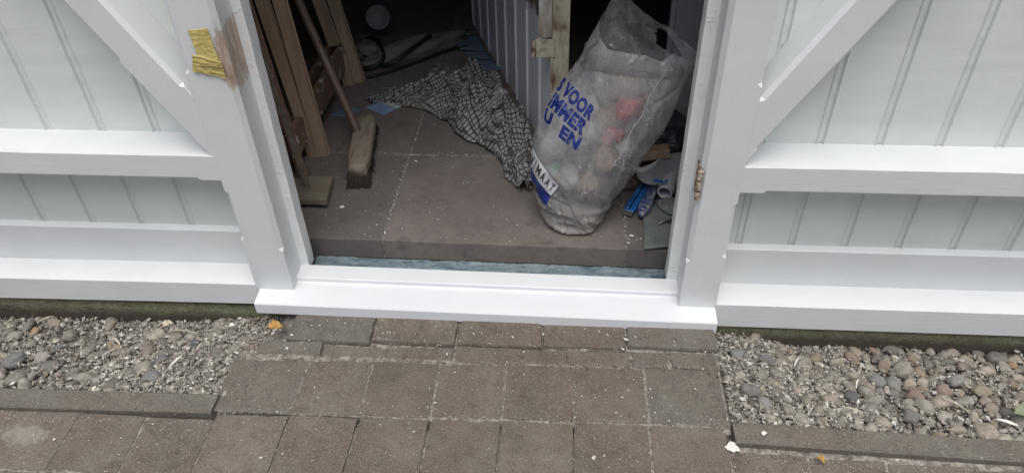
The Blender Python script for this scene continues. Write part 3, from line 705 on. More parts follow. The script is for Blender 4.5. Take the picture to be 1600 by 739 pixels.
# broom
br = thing('broom', 'old worn wooden push broom with its head on the floor beside the trestle', 'broom', (-.80, .72, .10))
rings = []
A, B = Vector((-.822, .915, .163)), Vector((-.772, .530, .163)); ax = (B - A); Ln = ax.length; ax.normalize(); sd = ax.cross(Vector((0, 0, 1)))
for i in range(25):
    k = i / 24; e = 1 - (abs(2 * k - 1) ** 6) * .28; w = .043 * e; h = .027 * (.9 + .1 * e)
    r = []
    for q in range(20):
        an = 2 * PI * q / 20; cx_, cz_ = math.cos(an), math.sin(an)
        s1 = math.copysign(abs(cx_) ** .45, cx_) * w; s2 = math.copysign(abs(cz_) ** .55, cz_) * h
        pt = A + ax * (Ln * k) + sd * s1 + Vector((0, 0, s2 + .006 * math.sin(PI * k)))
        r.append(pt + Vector((0, 0, .0025 * noise.noise(pt * 40))))
    rings.append(r)
obj('head', loft(rings), 'broomwood', br, True)
bm = bmesh.new(); rb = random.Random(5)
for i in range(620):
    k = rb.random(); k = k if rb.random() < .75 else 1 - abs(rb.gauss(0, .03)); u = rb.uniform(-1, 1); k = min(1.0, k)
    p0 = A + ax * (Ln * (.02 + .96 * k)) + sd * (u * .034) + Vector((0, 0, -.012))
    p1 = p0 + sd * (u * .012 + rb.gauss(0, .004)) + ax * ((k - .5) * .05 + (.008 if k > .93 else 0) + rb.gauss(0, .005)); p1.z = .103 + rb.uniform(0, .010)
    tube([p0, (p0 + p1) / 2 + Vector((0, 0, .002)), p1], [.0028, .0024, .0012], 4, bm, False)
obj('bristles', bm, 'bristle', br)
h0 = Vector((-.822, .775, .178)); h1 = Vector((-1.072, 1.03, .70)); hd = (h1 - h0)
obj('handle', tube([h0 + hd * q for q in (0, .03, .1, .3, .6, 1, 1.5, 2.2)], [.0165, .0175, .0165, .0165, .0168, .0165, .016, .016], 16), 'handle', br, True)

# offcut and laths by the left jamb
bm = bmesh.new(); box(bm, -1.08, -.85, .372, .52, .124, .150, .003)
for v in bm.verts: v.co.x += (v.co.y - .372) * -.10 * (1 if v.co.x > -.95 else 0)
tag(rebase(obj('timber_offcut', bm, 'offcut'), (-.96, .44, .124)), 'grey weathered board offcut lying flat beside the left door jamb', 'board')
bm = bmesh.new(); box(bm, -1.06, -1.0, .38, .50, .107, .1235, .002)
tag(rebase(obj('wood_block', bm, 'offcut'), (-1.03, .44, .107)), 'small wood block under the grey board offcut', 'wood block')
bm = bmesh.new(); beam_between(bm, (-.935, .44, .152), (-1.03, .47, 1.0), .016, .006, (0, 1, 0), .001)
tag(rebase(obj('thin_lath', bm, 'offcut'), (-.935, .44, .152)), 'thin pale lath leaning upright beside the left door jamb', 'lath')
bm = bmesh.new(); beam_between(bm, (-.968, .50, .152), (-1.07, .60, .9), .030, .010, (0, 1, 0), .001)
tag(rebase(obj('thin_lath', bm, 'splat'), (-.968, .50, .152)), 'wider dark brown lath behind the thin pale lath', 'lath')

# flat sheets
def sheet(name, quad, z, mat, label, cat, amp=.002, n=14, group=None, th=.0012, seed=0):
    q = [Vector((x, y, 0)) for x, y in quad]; top = []; 
    for j in range(n + 1):
        for i in range(n + 1):
            u, v = i / n, j / n; p = (q[0] * (1 - u) + q[1] * u) * (1 - v) + (q[3] * (1 - u) + q[2] * u) * v
            p.z = (z if z is not None else fz(p.x) + .003) + amp * (1 + noise.noise(Vector((p.x * 9 + seed, p.y * 9, seed)))) ; top.append(p)
    m_ = n + 1; fs = [(j * m_ + i, j * m_ + i + 1, (j + 1) * m_ + i + 1, (j + 1) * m_ + i) for j in range(n) for i in range(n)]
    o = pyobj(name, top, fs, mat, smooth=True); md = o.modifiers.new('t', 'SOLIDIFY'); md.thickness = th; md.offset = -1
    if label: tag(o, label, cat, group); rebase(o, (q[0] + q[2]) / 2 + Vector((0, 0, z or .1)))
    return o
pt = thing('paint_leaflet', 'pale blue and grey white leaflet lying left of the checked cloth', 'leaflet', (-.80, 1.12, .105))
def child_sheet(par, name, quad, mat, **k):
    o = sheet(name, quad, None, mat, None, None, **k); o.parent = par; o.location = -par.location; return o
child_sheet(pt, 'blue_half', [(-.788, 1.047), (-.742, 1.105), (-.835, 1.160), (-.885, 1.112)], 'paper')
child_sheet(pt, 'grey_half', [(-.7415, 1.1055), (-.700, 1.160), (-.785, 1.215), (-.8345, 1.1605)], 'papergrey')
sheet('blue_sheet', [(-1.02, 1.03), (-.94, 1.02), (-.90, 1.09), (-.97, 1.13)], None, 'papblue2', 'small dull blue sheet on the floor behind the broom handle', 'sheet')
sheet('blue_sheet', [(-.445, 1.48), (-.32, 1.50), (-.365, 1.60), (-.475, 1.60)], None, 'papblue2', 'blue sheet on the floor touching the top edge of the checked cloth', 'sheet', seed=3)
sheet('blue_sheet', [(-.49, 1.61), (-.37, 1.60), (-.405, 1.68), (-.52, 1.68)], None, 'papblue2', 'blue sheet second from the checked cloth along the door leaf', 'sheet', amp=.006, seed=6)
sheet('blue_sheet', [(-.535, 1.69), (-.41, 1.69), (-.47, 1.86), (-.60, 1.86)], None, 'papblue2', 'blue sheet farthest back along the foot of the door leaf', 'sheet', amp=.006, seed=8)

# checked cloth
up = [(-.892, 1.172), (-.80, 1.235), (-.70, 1.30), (-.60, 1.40), (-.507, 1.475), (-.428, 1.464), (-.335, 1.40), (-.262, 1.24), (-.190, 1.06), (-.150, .90), (-.118, .75), (-.112, .62), (-.128, .515)]
lo = [(-.885, 1.165), (-.81, 1.158), (-.73, 1.135), (-.64, 1.10), (-.56, 1.05), (-.50, 1.00), (-.465, .925), (-.41, .85), (-.335, .815), (-.275, .755), (-.245, .675), (-.225, .60), (-.165, .508)]
def pl(P_, t):
    t = t * (len(P_) - 1); i = min(int(t), len(P_) - 2); f = t - i
    return Vector((*P_[i], 0)).lerp(Vector((*P_[i + 1], 0)), f)
NU, NV = 230, 110; vs = []; uvs = []
rc = lambda p, f, s: 1 - abs(noise.noise(Vector((p.x * f, p.y * f, s)))) * 2.2
for j in range(NV + 1):
    for i in range(NU + 1):
        u, v = i / NU, j / NV
        a, b = pl(lo, u), pl(up, u); p = a.lerp(b, v)
        ed = min(v, 1 - v) * 2
        w = Vector((noise.noise(Vector((u * 9, v * 5, 1))), noise.noise(Vector((u * 9, v * 5, 7))), 0)) * .030
        w += Vector((noise.noise(Vector((u * 30, v * 12, 3))), noise.noise(Vector((u * 30, v * 12, 5))), 0)) * .007
        q = p + w * (1 if 0 < u < 1 else .3)
        near = min(1, u * 1.7)
        hgt = (.016 + .064 * near) * max(0, rc(p + w, 7, 2)) ** 2 + (.006 + .026 * near) * max(0, rc(p + w * 1.5, 16, 6)) ** 2 + .009 * near * max(0, rc(p, 36, 3)) ** 2
        hgt *= min(1, ed * 5 + .12)
        q.z = fz(q.x) + .006 + hgt + .018 * near * min(1, ed * 3)
        # keep the cloth on its own side of the door leaf
        dd = (q - LP).dot(LNm)
        if dd < .006 and (q - LP).dot(LU) > -.02: q += LNm * (.006 - dd); q.z += .012
        vs.append(q)
        uvs.append((p.x * .80 + p.y * .60 + .5 * w.x + .03 * noise.noise(Vector((u * 14, v * 6, 9))), -p.x * .60 + p.y * .80 + .5 * w.y + .6 * hgt))
fs = [(j * (NU + 1) + i, j * (NU + 1) + i + 1, (j + 1) * (NU + 1) + i + 1, (j + 1) * (NU + 1) + i) for j in range(NV) for i in range(NU)]
cl = pyobj('checked_cloth', vs, fs, 'cloth', smooth=True)
uvl = cl.data.uv_layers.new(name='UVMap')
for lp in cl.data.loops: uvl.data[lp.index].uv = uvs[lp.vertex_index]
md = cl.modifiers.new('t', 'SOLIDIFY'); md.thickness = .0015
tag(cl, 'crumpled black and white checked cloth with paint stains on the floor', 'cloth'); rebase(cl, (-.4, 1.05, .10))

# dim things at the back
def disc(c, n_, r, th, name, mat, label, cat):
    n_ = Vector(n_).normalized(); c = Vector(c); s = n_.cross(Vector((0, 0, 1))).normalized(); u = s.cross(n_)
    rings = []
    for k, rr in ((0, .93), (.25, 1), (.8, 1), (1, .96), (1.0, .88), (.8, .85), (.8, .01)):
        rings.append([c + n_ * (th * k) + (s * math.cos(2 * PI * i / 40) + u * math.sin(2 * PI * i / 40)) * r * rr for i in range(40)])
    return tag(rebase(obj(name, loft(rings), mat, smooth=True), c), label, cat)
disc((-.955, 1.79, .235), (.2, -1, .35), .060, .02, 'round_lid', 'disc', 'round pale grey lid standing at the dark back of the shed', 'lid')
def blob(name, c, sz, rot, mat, label, cat, seed, lump=.3, sub=3, group=None):
    V, F = ico(sub + 1); e = Matrix.Rotation(rot, 3, 'Z'); vs = []
    for v in V:
        v = Vector(v); k = 1 + lump * noise.noise(v * 1.6 + Vector((seed, 0, 0))) + lump * .5 * (1 - 2 * abs(noise.noise(v * 3.4 + Vector((0, seed, 0))))) + lump * .42 * (1 - 2 * abs(noise.noise(v * 7.5 + Vector((seed, 3, 0)))))
        vs.append(e @ Vector((v.x * sz[0] * k, v.y * sz[1] * k, max(-.9, v.z) * sz[2] * k)))
    o = pyobj(name, vs, F, mat, smooth=True); o.location = c
    return tag(o, label, cat, group)
blob('empty_sack', (-.76, 1.66, .125), (.235, .055, .045), .66, 'sack', 'long limp greenish grey sack on the floor at the back', 'sack', 4, .35)
blob('cloth_rag', (-.98, 1.62, .13), (.07, .055, .045), .2, 'sack', 'small pale rag below the round lid', 'rag', 14, .4)
def wire(name, pts, r, mat, label, cat):
    P_ = [Vector(p) for p in pts]; out = []
    for i in range(len(P_) - 1):
        a, b = P_[max(i - 1, 0)], P_[i]; c_, d_ = P_[i + 1], P_[min(i + 2, len(P_) - 1)]
        for k in range(8):
            t_ = k / 8; out.append(.5 * ((2 * b) + (-a + c_) * t_ + (2 * a - 5 * b + 4 * c_ - d_) * t_ ** 2 + (-a + 3 * b - 3 * c_ + d_) * t_ ** 3))
    out.append(P_[-1]); return tag(rebase(obj(name, tube(out, r, 10), mat, smooth=True), P_[0]), label, cat)
wire('black_cable', [(-1.06, 1.36, .115), (-.95, 1.38, .113), (-.85, 1.44, .112), (-.72, 1.56, .111), (-.60, 1.68, .11), (-.50, 1.74, .109)], .007, 'black', 'black cable running over the dark floor towards the blue sheets', 'cable')
wire('black_hose', [(-1.02, 1.50, .12), (-.94, 1.46, .12), (-.88, 1.52, .15), (-.93, 1.62, .19), (-1.0, 1.66, .17), (-.98, 1.56, .13), (-.86, 1.48, .13), (-.76, 1.55, .17), (-.68, 1.70, .18)], .010, 'black', 'looped black hose lying over the rag and the sack', 'hose')
pb = thing('paint_brush', 'small paint brush with a thin cream handle lying at the back', 'brush', (-.60, 1.83, .11))
obj('handle', tube([(-.68, 1.85, .112), (-.60, 1.862, .113), (-.57, 1.866, .114)], [.005, .006, .004], 8), 'straw', pb, True)
obj('ferrule', tube([(-.569, 1.866, .114), (-.545, 1.870, .114)], .011, 8), 'steel', pb, True)
obj('bristles', tube([(-.544, 1.870, .114), (-.50, 1.876, .112)], [.011, .013], 8), 'splat', pb, True)
o = obj('bottle_cap', tube([(-.722, 1.69, .106), (-.722, 1.69, .118)], .016, 20), 'greyp', smooth=False); tag(rebase(o, (-.722, 1.69, .106)), 'small clear grey bottle cap on the floor behind the cloth', 'cap')
bm = bmesh.new(); rg = []
for i in range(24):
    an = 2 * PI * i / 24; c_ = Vector((-.985 + .030 * math.cos(an), 1.39 + .024 * math.sin(an), .110)); d_ = Vector((math.cos(an), math.sin(an), 0))
    rg.append([c_ + d_ * (.006 * math.cos(q * PI / 3)) + Vector((0, 0, .004 * math.sin(q * PI / 3))) for q in range(6)])
rg.append(rg[0]); o = obj('plastic_ring', loft(rg, False), 'whitep', smooth=True); tag(rebase(o, (-.985, 1.39, .106)), 'small white plastic ring on the floor behind the trestle', 'ring')

# ---- things on the floor right of the bag
o = sheet('grey_tile', [(.270, .200), (.385, .222), (.400, .47), (.285, .44)], .110, 'slate', 'dull grey flat tile offcut lying beside the right door jamb', 'tile', amp=.0008, th=.008)
def slab_knife(name, a, b, w, h, mat, label, seam):
    a, b = Vector(a), Vector(b); ax = (b - a).normalized(); s = ax.cross(Vector((0, 0, 1))).normalized(); L = (b - a).length; e = thing(name, label, 'tool', tuple(a))
    rings = []
    for i in range(21):
        k = i / 20; ww = w * (1 - (abs(2 * k - 1) ** 5) * (.12 if seam else .55)) * (1 if seam else 1 + .14 * math.sin(k * 7)); r = []
        for q in range(16):
            an = 2 * PI * q / 16; r.append(a + ax * (L * k) + s * (math.copysign(abs(math.cos(an)) ** .5, math.cos(an)) * ww) + Vector((0, 0, h + math.copysign(abs(math.sin(an)) ** .5, math.sin(an)) * h)))
        rings.append(r)
    obj('body', loft(rings), mat, e, True)
    bm = bmesh.new()
    if seam:
        beam_between(bm, a + ax * .004 + Vector((0, 0, h * 2 + .0005)), b - ax * .004 + Vector((0, 0, h * 2 + .0005)), .004, .002, (0, 0, 1), 0); obj('groove', bm, 'black', e)
        bm = bmesh.new(); beam_between(bm, a - ax * .010 + Vector((0, 0, h)), a + Vector((0, 0, h)), w * 1.7, h * 1.4, (0, 0, 1), .001); obj('end_cap', bm, 'steel', e)
    else:
        c_ = a + ax * (L * .62) + Vector((0, 0, 2 * h - .001)); obj('screw', tube([c_, c_ + Vector((0, 0, .004))], .007, 12, bm), 'steel', e)
    return e
slab_knife('blue_file', (.228, .395, .102), (.300, .560, .106), .021, .009, 'blue', 'flat bright blue plastic tool with a long groove lying right of the bag', True)
slab_knife('utility_knife', (.270, .365, .112), (.335, .548, .116), .020, .011, 'bluepurple', 'blue and grey utility knife with a screw lying on the grey tile', False)
def ring_pipe(c, d, ro, ri, L, name, mat, label, cat):
    d = Vector(d).normalized(); s = d.cross(Vector((0, 0, 1))).normalized(); u = s.cross(d); c = Vector(c)
    rings = [[c + d * a + (s * math.cos(2 * PI * i / 32) + u * math.sin(2 * PI * i / 32)) * r for i in range(32)] for a, r in ((L, ri), (.001, ri), (0, ri + .001), (0, ro - .001), (.001, ro), (.02, ro), (.021, ro + .003), (.030, ro + .003), (.031, ro), (L, ro))]
    rings.append(rings[0]); o = obj(name, loft(rings, False), mat, smooth=False)
    return tag(rebase(o, c), label, cat)
ring_pipe((.357, .462, .150), (.30, .85, .10), .0275, .0215, .09, 'pipe_stub', 'greyp', 'short grey plastic pipe stub with open round end beside the right jamb', 'pipe')
o = blob('putty_lump', (.378, .428, .118), (.038, .050, .016), .4, 'slate', 'grey beige lump of dried filler under the pipe stub', 'filler lump', 22, .2)
bm = bmesh.new(); rr = random.Random(9)
for i in range(9):
    a = Vector((.352, .478, .186)); an = -2.6 + i * .16; L = .045
    b = a + Vector((math.cos(an) * L, math.sin(an) * L * .4, .012 + .004 * (i % 3)))
    s = Vector((-.2, .3, 1)).normalized() * .005
    vv = [bm.verts.new(q) for q in (a - s * .4, a + s * .4, b + s, b - s)]; bm.faces.new(vv)
o = obj('blue_ribbon', bm, 'ribbon'); md = o.modifiers.new('t', 'SOLIDIFY'); md.thickness = .0012
tag(rebase(o, (.352, .478, .186)), 'frayed bright blue strip sticking up behind the pipe stub', 'ribbon')
# white tray with curved lip
rim = [(.29, .640, .222), (.262, .604, .214), (.247, .566, .203), (.257, .540, .200), (.283, .538, .203), (.315, .556, .210), (.345, .588, .219), (.385, .610, .224), (.43, .615, .226), (.49, .61, .226)]
rings = []
for i, p_ in enumerate(rim):
    p_ = Vector(p_); k = i / (len(rim) - 1); dn = Vector((.012 + .01 * k, -.030 - .075 * k, -.014 - .062 * k)) * (.45 + .9 * k)
    rings.append([p_, p_ + dn * .25 + Vector((0, -.004, -.003)), p_ + dn * .6, p_ + dn])
bm = loft(rings, False, False); o = obj('plastic_tray', bm, 'plaster', smooth=True)
md = o.modifiers.new('s', 'SUBSURF'); md.levels = 2; md.render_levels = 2
md = o.modifiers.new('t', 'SOLIDIFY'); md.thickness = .0025
lipm = obj('lip', tube([Vector(q) + Vector((0, -.004, -.004)) for q in rim[:7]], [.003, .006, .010, .012, .011, .008, .004], 10), 'whitep', smooth=True)
lipm.parent = o; lipm.data.transform(Matrix.Translation(-Vector((.33, .56, .2))))
tag(rebase(o, (.33, .56, .2)), 'grey white plastic tray with a curved lip behind the pipe stub', 'tray')
bm = bmesh.new(); box(bm, .252, .375, .572, .618, .215, .250, .003, rot=Matrix.Rotation(.10, 3, 'Z') @ Matrix.Rotation(-.12, 3, 'Y'))
tag(rebase(obj('wood_block', bm, M['timber']), (.31, .59, .215)), 'brown wooden block lying on the curved lip of the white tray', 'wood block')
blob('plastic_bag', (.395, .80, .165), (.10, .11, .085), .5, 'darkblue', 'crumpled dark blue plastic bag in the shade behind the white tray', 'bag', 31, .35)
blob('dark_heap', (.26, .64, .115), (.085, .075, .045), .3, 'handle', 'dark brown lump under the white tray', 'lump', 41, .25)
o = obj('steel_blade', tube([(.322, .315, .121), (.350, .335, .123), (.375, .340, .123)], [.001, .004, .005], 6), 'steel', smooth=True); tag(rebase(o, (.35, .335, .12)), 'narrow dark steel blade lying on the grey tile', 'blade')

# ------------------------------------------------------------------ rubbish bag
secs = [  # left and right edge of the bag at rising heights, depth
    ((-.006, .375, .098), (.082, .350, .098), .042),
    ((-.030, .375, .110), (.100, .362, .108), .078),
    ((-.058, .378, .150), (.122, .372, .130), .092),
    ((-.080, .385, .200), (.142, .385, .155), .104),
    ((-.104, .395, .260), (.175, .395, .200), .116),
    ((-.118, .40, .325), (.213, .40, .255), .124),
    ((-.113, .41, .405), (.266, .41, .360), .124),
    ((-.080, .42, .513), (.322, .42, .450), .114),
    ((-.020, .43, .602), (.358, .43, .545), .095),
    ((.032, .44, .664), (.388, .44, .632), .075)]
NA = 144
def ssec(s):
    s = s * (len(secs) - 1); i = min(int(s), len(secs) - 2); f = s - i; f2 = f
    a, b = secs[i], secs[i + 1]
    return Vector(a[0]).lerp(Vector(b[0]), f2), Vector(a[1]).lerp(Vector(b[1]), f2), a[2] + (b[2] - a[2]) * f2
def secpt(s, an):
    Lp, Rp, d = ssec(s); c_ = (Lp + Rp) / 2; w = (Rp - Lp) / 2; up = Vector((.25, 0, 1)).normalized()
    cx_, cy_ = math.cos(an), math.sin(an)
    # a flat front panel and a gusset panel meeting at a fold, rounder towards the foot
    pan = [(0, (1, 0)), (.35, (.93, .42)), (.80, (.60, .98)), (1.35, (.12, 1.06)), (1.95, (-.42, .98)), (2.50, (-.84, .66)), (2.85, (-.98, .30)), (PI, (-1, 0)), (3.9, (-.72, -.70)), (PI * 1.5, (0, -.92)), (5.5, (.72, -.72)), (2 * PI, (1, 0))]
    an = an % (2 * PI); fx, fy = cx_, cy_
    for (a_, q_), (b_, w_) in zip(pan, pan[1:]):
        if a_ <= an <= b_:
            k_ = (an - a_) / (b_ - a_); fx, fy = q_[0] + (w_[0] - q_[0]) * k_, q_[1] + (w_[1] - q_[1]) * k_; break
    m_ = .25 + .55 * min(1, s * 1.4)
    fx, fy = cx_ + (fx - cx_) * m_, cy_ + (fy - cy_) * m_
    return c_ + w * fx + Vector((0, -1, 0)) * fy * d
# rim of the mouth, by angle: 0 = right, pi/2 = front, pi = left, 3pi/2 = back
rim_pts = [(0, (.400, .45, .690)), (.45, (.355, .385, .700)), (.62, (.316, .375, .726)), (.85, (.284, .378, .694)), (1.3, (.235, .38, .712)), (1.8, (.177, .38, .718)), (2.3, (.115, .38, .731)), (2.8, (.090, .39, .764)), (3.1, (.085, .44, .752)),
    (3.4, (.098, .48, .775)), (3.8, (.115, .50, .815)), (4.15, (.140, .50, .856)), (4.4, (.172, .50, .848)), (4.75, (.225, .50, .800)), (5.15, (.278, .50, .765)), (5.5, (.322, .50, .742)), (5.9, (.372, .49, .702)), (2 * PI, (.400, .45, .690))]
def rimp(an):
    an = an % (2 * PI)
    for (a, p_), (b, q_) in zip(rim_pts, rim_pts[1:]):
        if a <= an <= b: f = (an - a) / (b - a); f = f * f * (3 - 2 * f) * .5 + f * .5; return Vector(p_).lerp(Vector(q_), f)
NS, NR = 130, 34; rings = []
def ridge(p_, s): return 1 - 2 * abs(noise.noise(p_ + Vector((s, s * 2, 0))))
def crease(p_, f, sd, w=.16):
    """thin sharp creases separated by smooth panels"""
    n_ = abs(noise.noise(Vector((p_.x * f + sd, p_.y * f, p_.z * f * .75 + p_.x * f * .6))))
    return max(0.0, 1 - n_ / w)
def disp(p_, s):
    low = max(0, min(1, 1.25 - s * 2.3))      # slack folds near the floor
    a = ridge(Vector((p_.x * 4 - p_.z * 3, p_.y * 4, p_.z * 15 + p_.x * 5)), 3) * .026 * low + ridge(Vector((p_.x * 9 + p_.z * 6, p_.y * 9, p_.z * 30)), 9) * .014 * low + crease(p_, 26, 71, .14) * .005 * low
    a += noise.noise(p_ * 5.0) * .009 * (.5 + s)
    a += crease(p_, 4.2, 3, .07) * .008 - crease(p_, 6.5, 17, .045) * .008 + crease(p_, 11, 31, .06) * .0045 - crease(p_, 20, 51, .07) * .0025
    a += noise.noise(p_ * 30) * .0012
    return a
def bagpt(si, an):
    """si 0..1 body, 1..2 up to the rim"""
    c_ = (ssec(min(si, 1))[0] + ssec(min(si, 1))[1]) / 2
    if si <= 1: p_ = secpt(si, an)
    else:
        a = secpt(1, an); b = rimp(an); k = si - 1; p_ = a.lerp(b, k); p_.y += .010 * math.sin(PI * k) * (-1 if math.sin(an) > 0 else 1)
    n_ = Vector((p_.x - c_.x, (p_.y - c_.y) * 1.6, 0)); n_ = n_.normalized() if n_.length > 1e-6 else Vector((0, 0, 0))
    q = p_ + n_ * disp(p_, min(1, si)) * min(1, si * 6 + .2)
    q.z = max(q.z, .0945)
    return q
for i in range(NS + NR + 1):
    si = i / NS if i <= NS else 1 + (i - NS) / NR
    rings.append([bagpt(si, 2 * PI * k / NA) for k in range(NA)])
bm = bmesh.new(); rr = [[bm.verts.new(p_) for p_ in ring] for ring in rings]
holeP = [(.290, .748), (.316, .733), (.352, .690), (.372, .660), (.350, .655), (.315, .672), (.290, .690), (.284, .722)]
def inpoly(x, z):
    c_ = False; j = len(holeP) - 1
    for i in range(len(holeP)):
        a, b = holeP[i], holeP[j]
        if (a[1] > z) != (b[1] > z) and x < (b[0] - a[0]) * (z - a[1]) / (b[1] - a[1]) + a[0]: c_ = not c_
        j = i
    return c_
for a, b in zip(rr, rr[1:]):
    for k in range(NA):
        j = (k + 1) % NA; an = 2 * PI * (k + .5) / NA
        cc_ = (a[k].co + b[j].co) / 2
        if an > 4.2 and inpoly(cc_.x + .012, cc_.z): continue
        bm.faces.new((a[k], a[j], b[j], b[k]))
bm.faces.new(rr[0][::-1])
bag = thing('rubbish_bag', 'dusty clear plastic rubbish bag with blue lettering leaning in the doorway', 'bag', (.04, .40, .098))
body = obj('bag_film', bm, 'film', bag, True)
bvh_me = body.data; bvh = BVHTree.FromPolygons([v.co.copy() for v in bvh_me.vertices], [tuple(p_.vertices) for p_ in bvh_me.polygons])
DIR = Vector((.02, 2.0, -1.28)).normalized()     # the side that the print faces
def onbag(p_, off=.0016):
    h_, n_, i_, d_ = bvh.ray_cast(Vector(p_) - DIR * .5, DIR, 2)
    return None if h_ is None or h_.y > .46 else h_ - DIR * off
def stick(name, verts, faces, mat, off=.0016):
    idx = {}; vs = []; fs = []
    for i, v in enumerate(verts):
        q = onbag(v, off)
        if q is not None: idx[i] = len(vs); vs.append(q)
    for f in faces:
        if all(i in idx for i in f):
            g_ = [vs[idx[i]] for i in f]
            if max((a - b).length for a in g_ for b in g_) < .06: fs.append([idx[i] for i in f])
    return pyobj(name, vs, fs, mat, bag, True)
def text_mesh(body_, bold=.0):
    cu = bpy.data.curves.new('t', 'FONT'); cu.body = body_; cu.size = 1; cu.offset = bold; cu.resolution_u = 4; cu.space_character = 1.10
    o = bpy.data.objects.new('t', cu); COL.objects.link(o); dg = bpy.context.evaluated_depsgraph_get(); me = bpy.data.meshes.new_from_object(o.evaluated_get(dg)); bpy.data.objects.remove(o)
    b = bmesh.new(); b.from_mesh(me); bmesh.ops.triangulate(b, faces=b.faces)
    for _ in range(3):
        long = [e for e in b.edges if e.calc_length() > .10]
        if not long: break
        bmesh.ops.subdivide_edges(b, edges=long, cuts=1); bmesh.ops.triangulate(b, faces=b.faces)
    v = [x.co.copy() for x in b.verts]; f = [tuple(q.index for q in x.verts) for x in b.faces]; b.free(); return v, f
def print_text(body_, bl, br, tl, tr, mat, name='lettering', bold=.02, curve=0.0, off=.0016):
    v, f = text_mesh(body_, bold); x0, x1 = min(q.x for q in v), max(q.x for q in v); y0, y1 = min(q.y for q in v), max(q.y for q in v)
    bl, br, tl, tr = map(Vector, (bl, br, tl, tr)); out = []
    for q in v:
        u, w = (q.x - x0) / (x1 - x0), (q.y - y0) / (y1 - y0); u2 = u ** 1.18
        p_ = bl.lerp(br, u2).lerp(tl.lerp(tr, u2), w); p_.z -= curve * math.sin(PI * u2); out.append(p_)
    return stick(name, out, f, mat, off)
Y = .29
print_text('S VOOR', (-.036, Y, .657), (.072, Y, .536), (-.012, Y, .704), (.093, Y, .583), 'print', bold=.055, curve=.004)
print_text('IMMER', (-.062, Y, .600), (.050, Y, .484), (-.036, Y, .647), (.073, Y, .530), 'print', bold=.055, curve=.006)
print_text('U  EN', (-.076, Y, .546), (.034, Y, .430), (-.064, Y, .592), (.053, Y, .475), 'print', bold=.055, curve=.010)
def patch(name, tl, tr, br, bl, mat, off, n=24):
    tl, tr, br, bl = map(Vector, (tl, tr, br, bl)); vs = [bl.lerp(br, i / n).lerp(tl.lerp(tr, i / n), j / 8) - Vector((0, 0, .010 * math.sin(PI * i / n))) for j in range(9) for i in range(n + 1)]
    return stick(name, vs, [(j * (n + 1) + i, j * (n + 1) + i + 1, (j + 1) * (n + 1) + i + 1, (j + 1) * (n + 1) + i) for j in range(8) for i in range(n)], mat, off)
Y = .30
TL, TR, BR, BL = (-.108, Y, .430), (-.016, Y, .287), (-.044, Y, .244), (-.122, Y, .368)
patch('print_border', (-.110, Y, .4345), (-.0125, Y, .287), (-.043, Y, .240), (-.124, Y, .364), 'printk', .0020)
patch('print_band', TL, TR, BR, BL, 'printw', .0040)
patch('blue_band', (-.124, Y, .362), (-.046, Y, .241), (-.060, Y, .203), (-.110, Y, .285), 'print', .0022)
def lp_(a, b, k): return tuple(x + (y - x) * k for x, y in zip(a, b))
def band(u, w):
    return Vector(BL).lerp(Vector(BR), u).lerp(Vector(TL).lerp(Vector(TR), u), w) - Vector((0, 0, .010 * math.sin(PI * u)))
def band_text(ch, u0, u1):
    v, f = text_mesh(ch, .02); x0, x1 = min(q.x for q in v), max(q.x for q in v); y1 = max(q.y for q in v)
    stick('lettering', [band(u0 + (u1 - u0) * (q.x - x0) / (x1 - x0), .22 + .56 * q.y / y1) for q in v], f, 'printk', .0070)
for ch, a, b in (('V', .02, .13), ('I', .185, .205), ('M', .27, .41), ('A', .45, .58), ('A', .63, .76), ('T', .82, .93)): band_text(ch, a, b)

seam = []
for k in range(60):
    q = onbag(Vector((.300, .33, .715)).lerp(Vector((.150, .33, .330)), k / 59) + Vector((.004 * math.sin(k * .3), 0, 0)), .001)
    if q is not None: seam.append(q)
obj('seam', tube(seam, .0008, 6), 'printw', bag, True)
# rubbish that shows through the film
RB = random.Random(21)
def inside(s, an, k):
    a = secpt(s, an); Lp, Rp, d = ssec(s); c_ = (Lp + Rp) / 2; return c_.lerp(a, k)
RUB = [(.86, .80, .70, .042, 'red', 'red plastic wrapper'), (.76, 1.02, .72, .036, 'red', 'red plastic wrapper'), (.80, 1.35, .72, .040, 'tan', 'tan paper scrap'), (.50, 2.4, .70, .034, 'tan', 'tan paper scrap'),
       (.66, .85, .70, .036, 'tan', 'tan paper scrap'), (.52, 2.7, .66, .026, 'greenr', 'green scrap'), (.56, 1.9, .70, .032, 'pale', 'pale paper scrap'), (.74, 2.1, .6, .036, 'pale', 'pale paper scrap'),
       (.92, 1.45, .62, .036, 'tan', 'tan paper scrap'), (.70, .40, .70, .028, 'pale', 'pale paper scrap'), (.55, 1.05, .72, .034, 'tan', 'tan paper scrap'), (.82, 2.7, .5, .026, 'pale', 'pale paper scrap')]
NM = {'red': 'wrapper', 'tan': 'paper_scrap', 'pale': 'paper_scrap', 'greenr': 'plastic_scrap'}
LB = {'red': ['crumpled red wrapper in the middle of the clear bag', 'crumpled red wrapper at the right side of the clear bag'],
      'tan': ['tan crumpled scrap directly right of the blue lettering in the bag', 'tan crumpled scrap at the left of the bag above the white band', 'tan crumpled scrap below the lower red wrapper in the bag', 'tan crumpled scrap high in the bag below its mouth', 'tan crumpled scrap low in the bag above the grey dust'],
      'pale': ['pale crumpled paper in the lower left part of the bag', 'pale crumpled paper behind the blue lettering of the bag', 'pale crumpled paper at the lower right edge of the bag', 'pale crumpled paper at the upper left edge of the bag'], 'greenr': ['small green scrap at the left side of the clear bag']}
RUB = [(a_, b_, min(.62, c_ * .92), d_ * 1.05, e_, f_) for a_, b_, c_, d_, e_, f_ in RUB]
cnt = {}
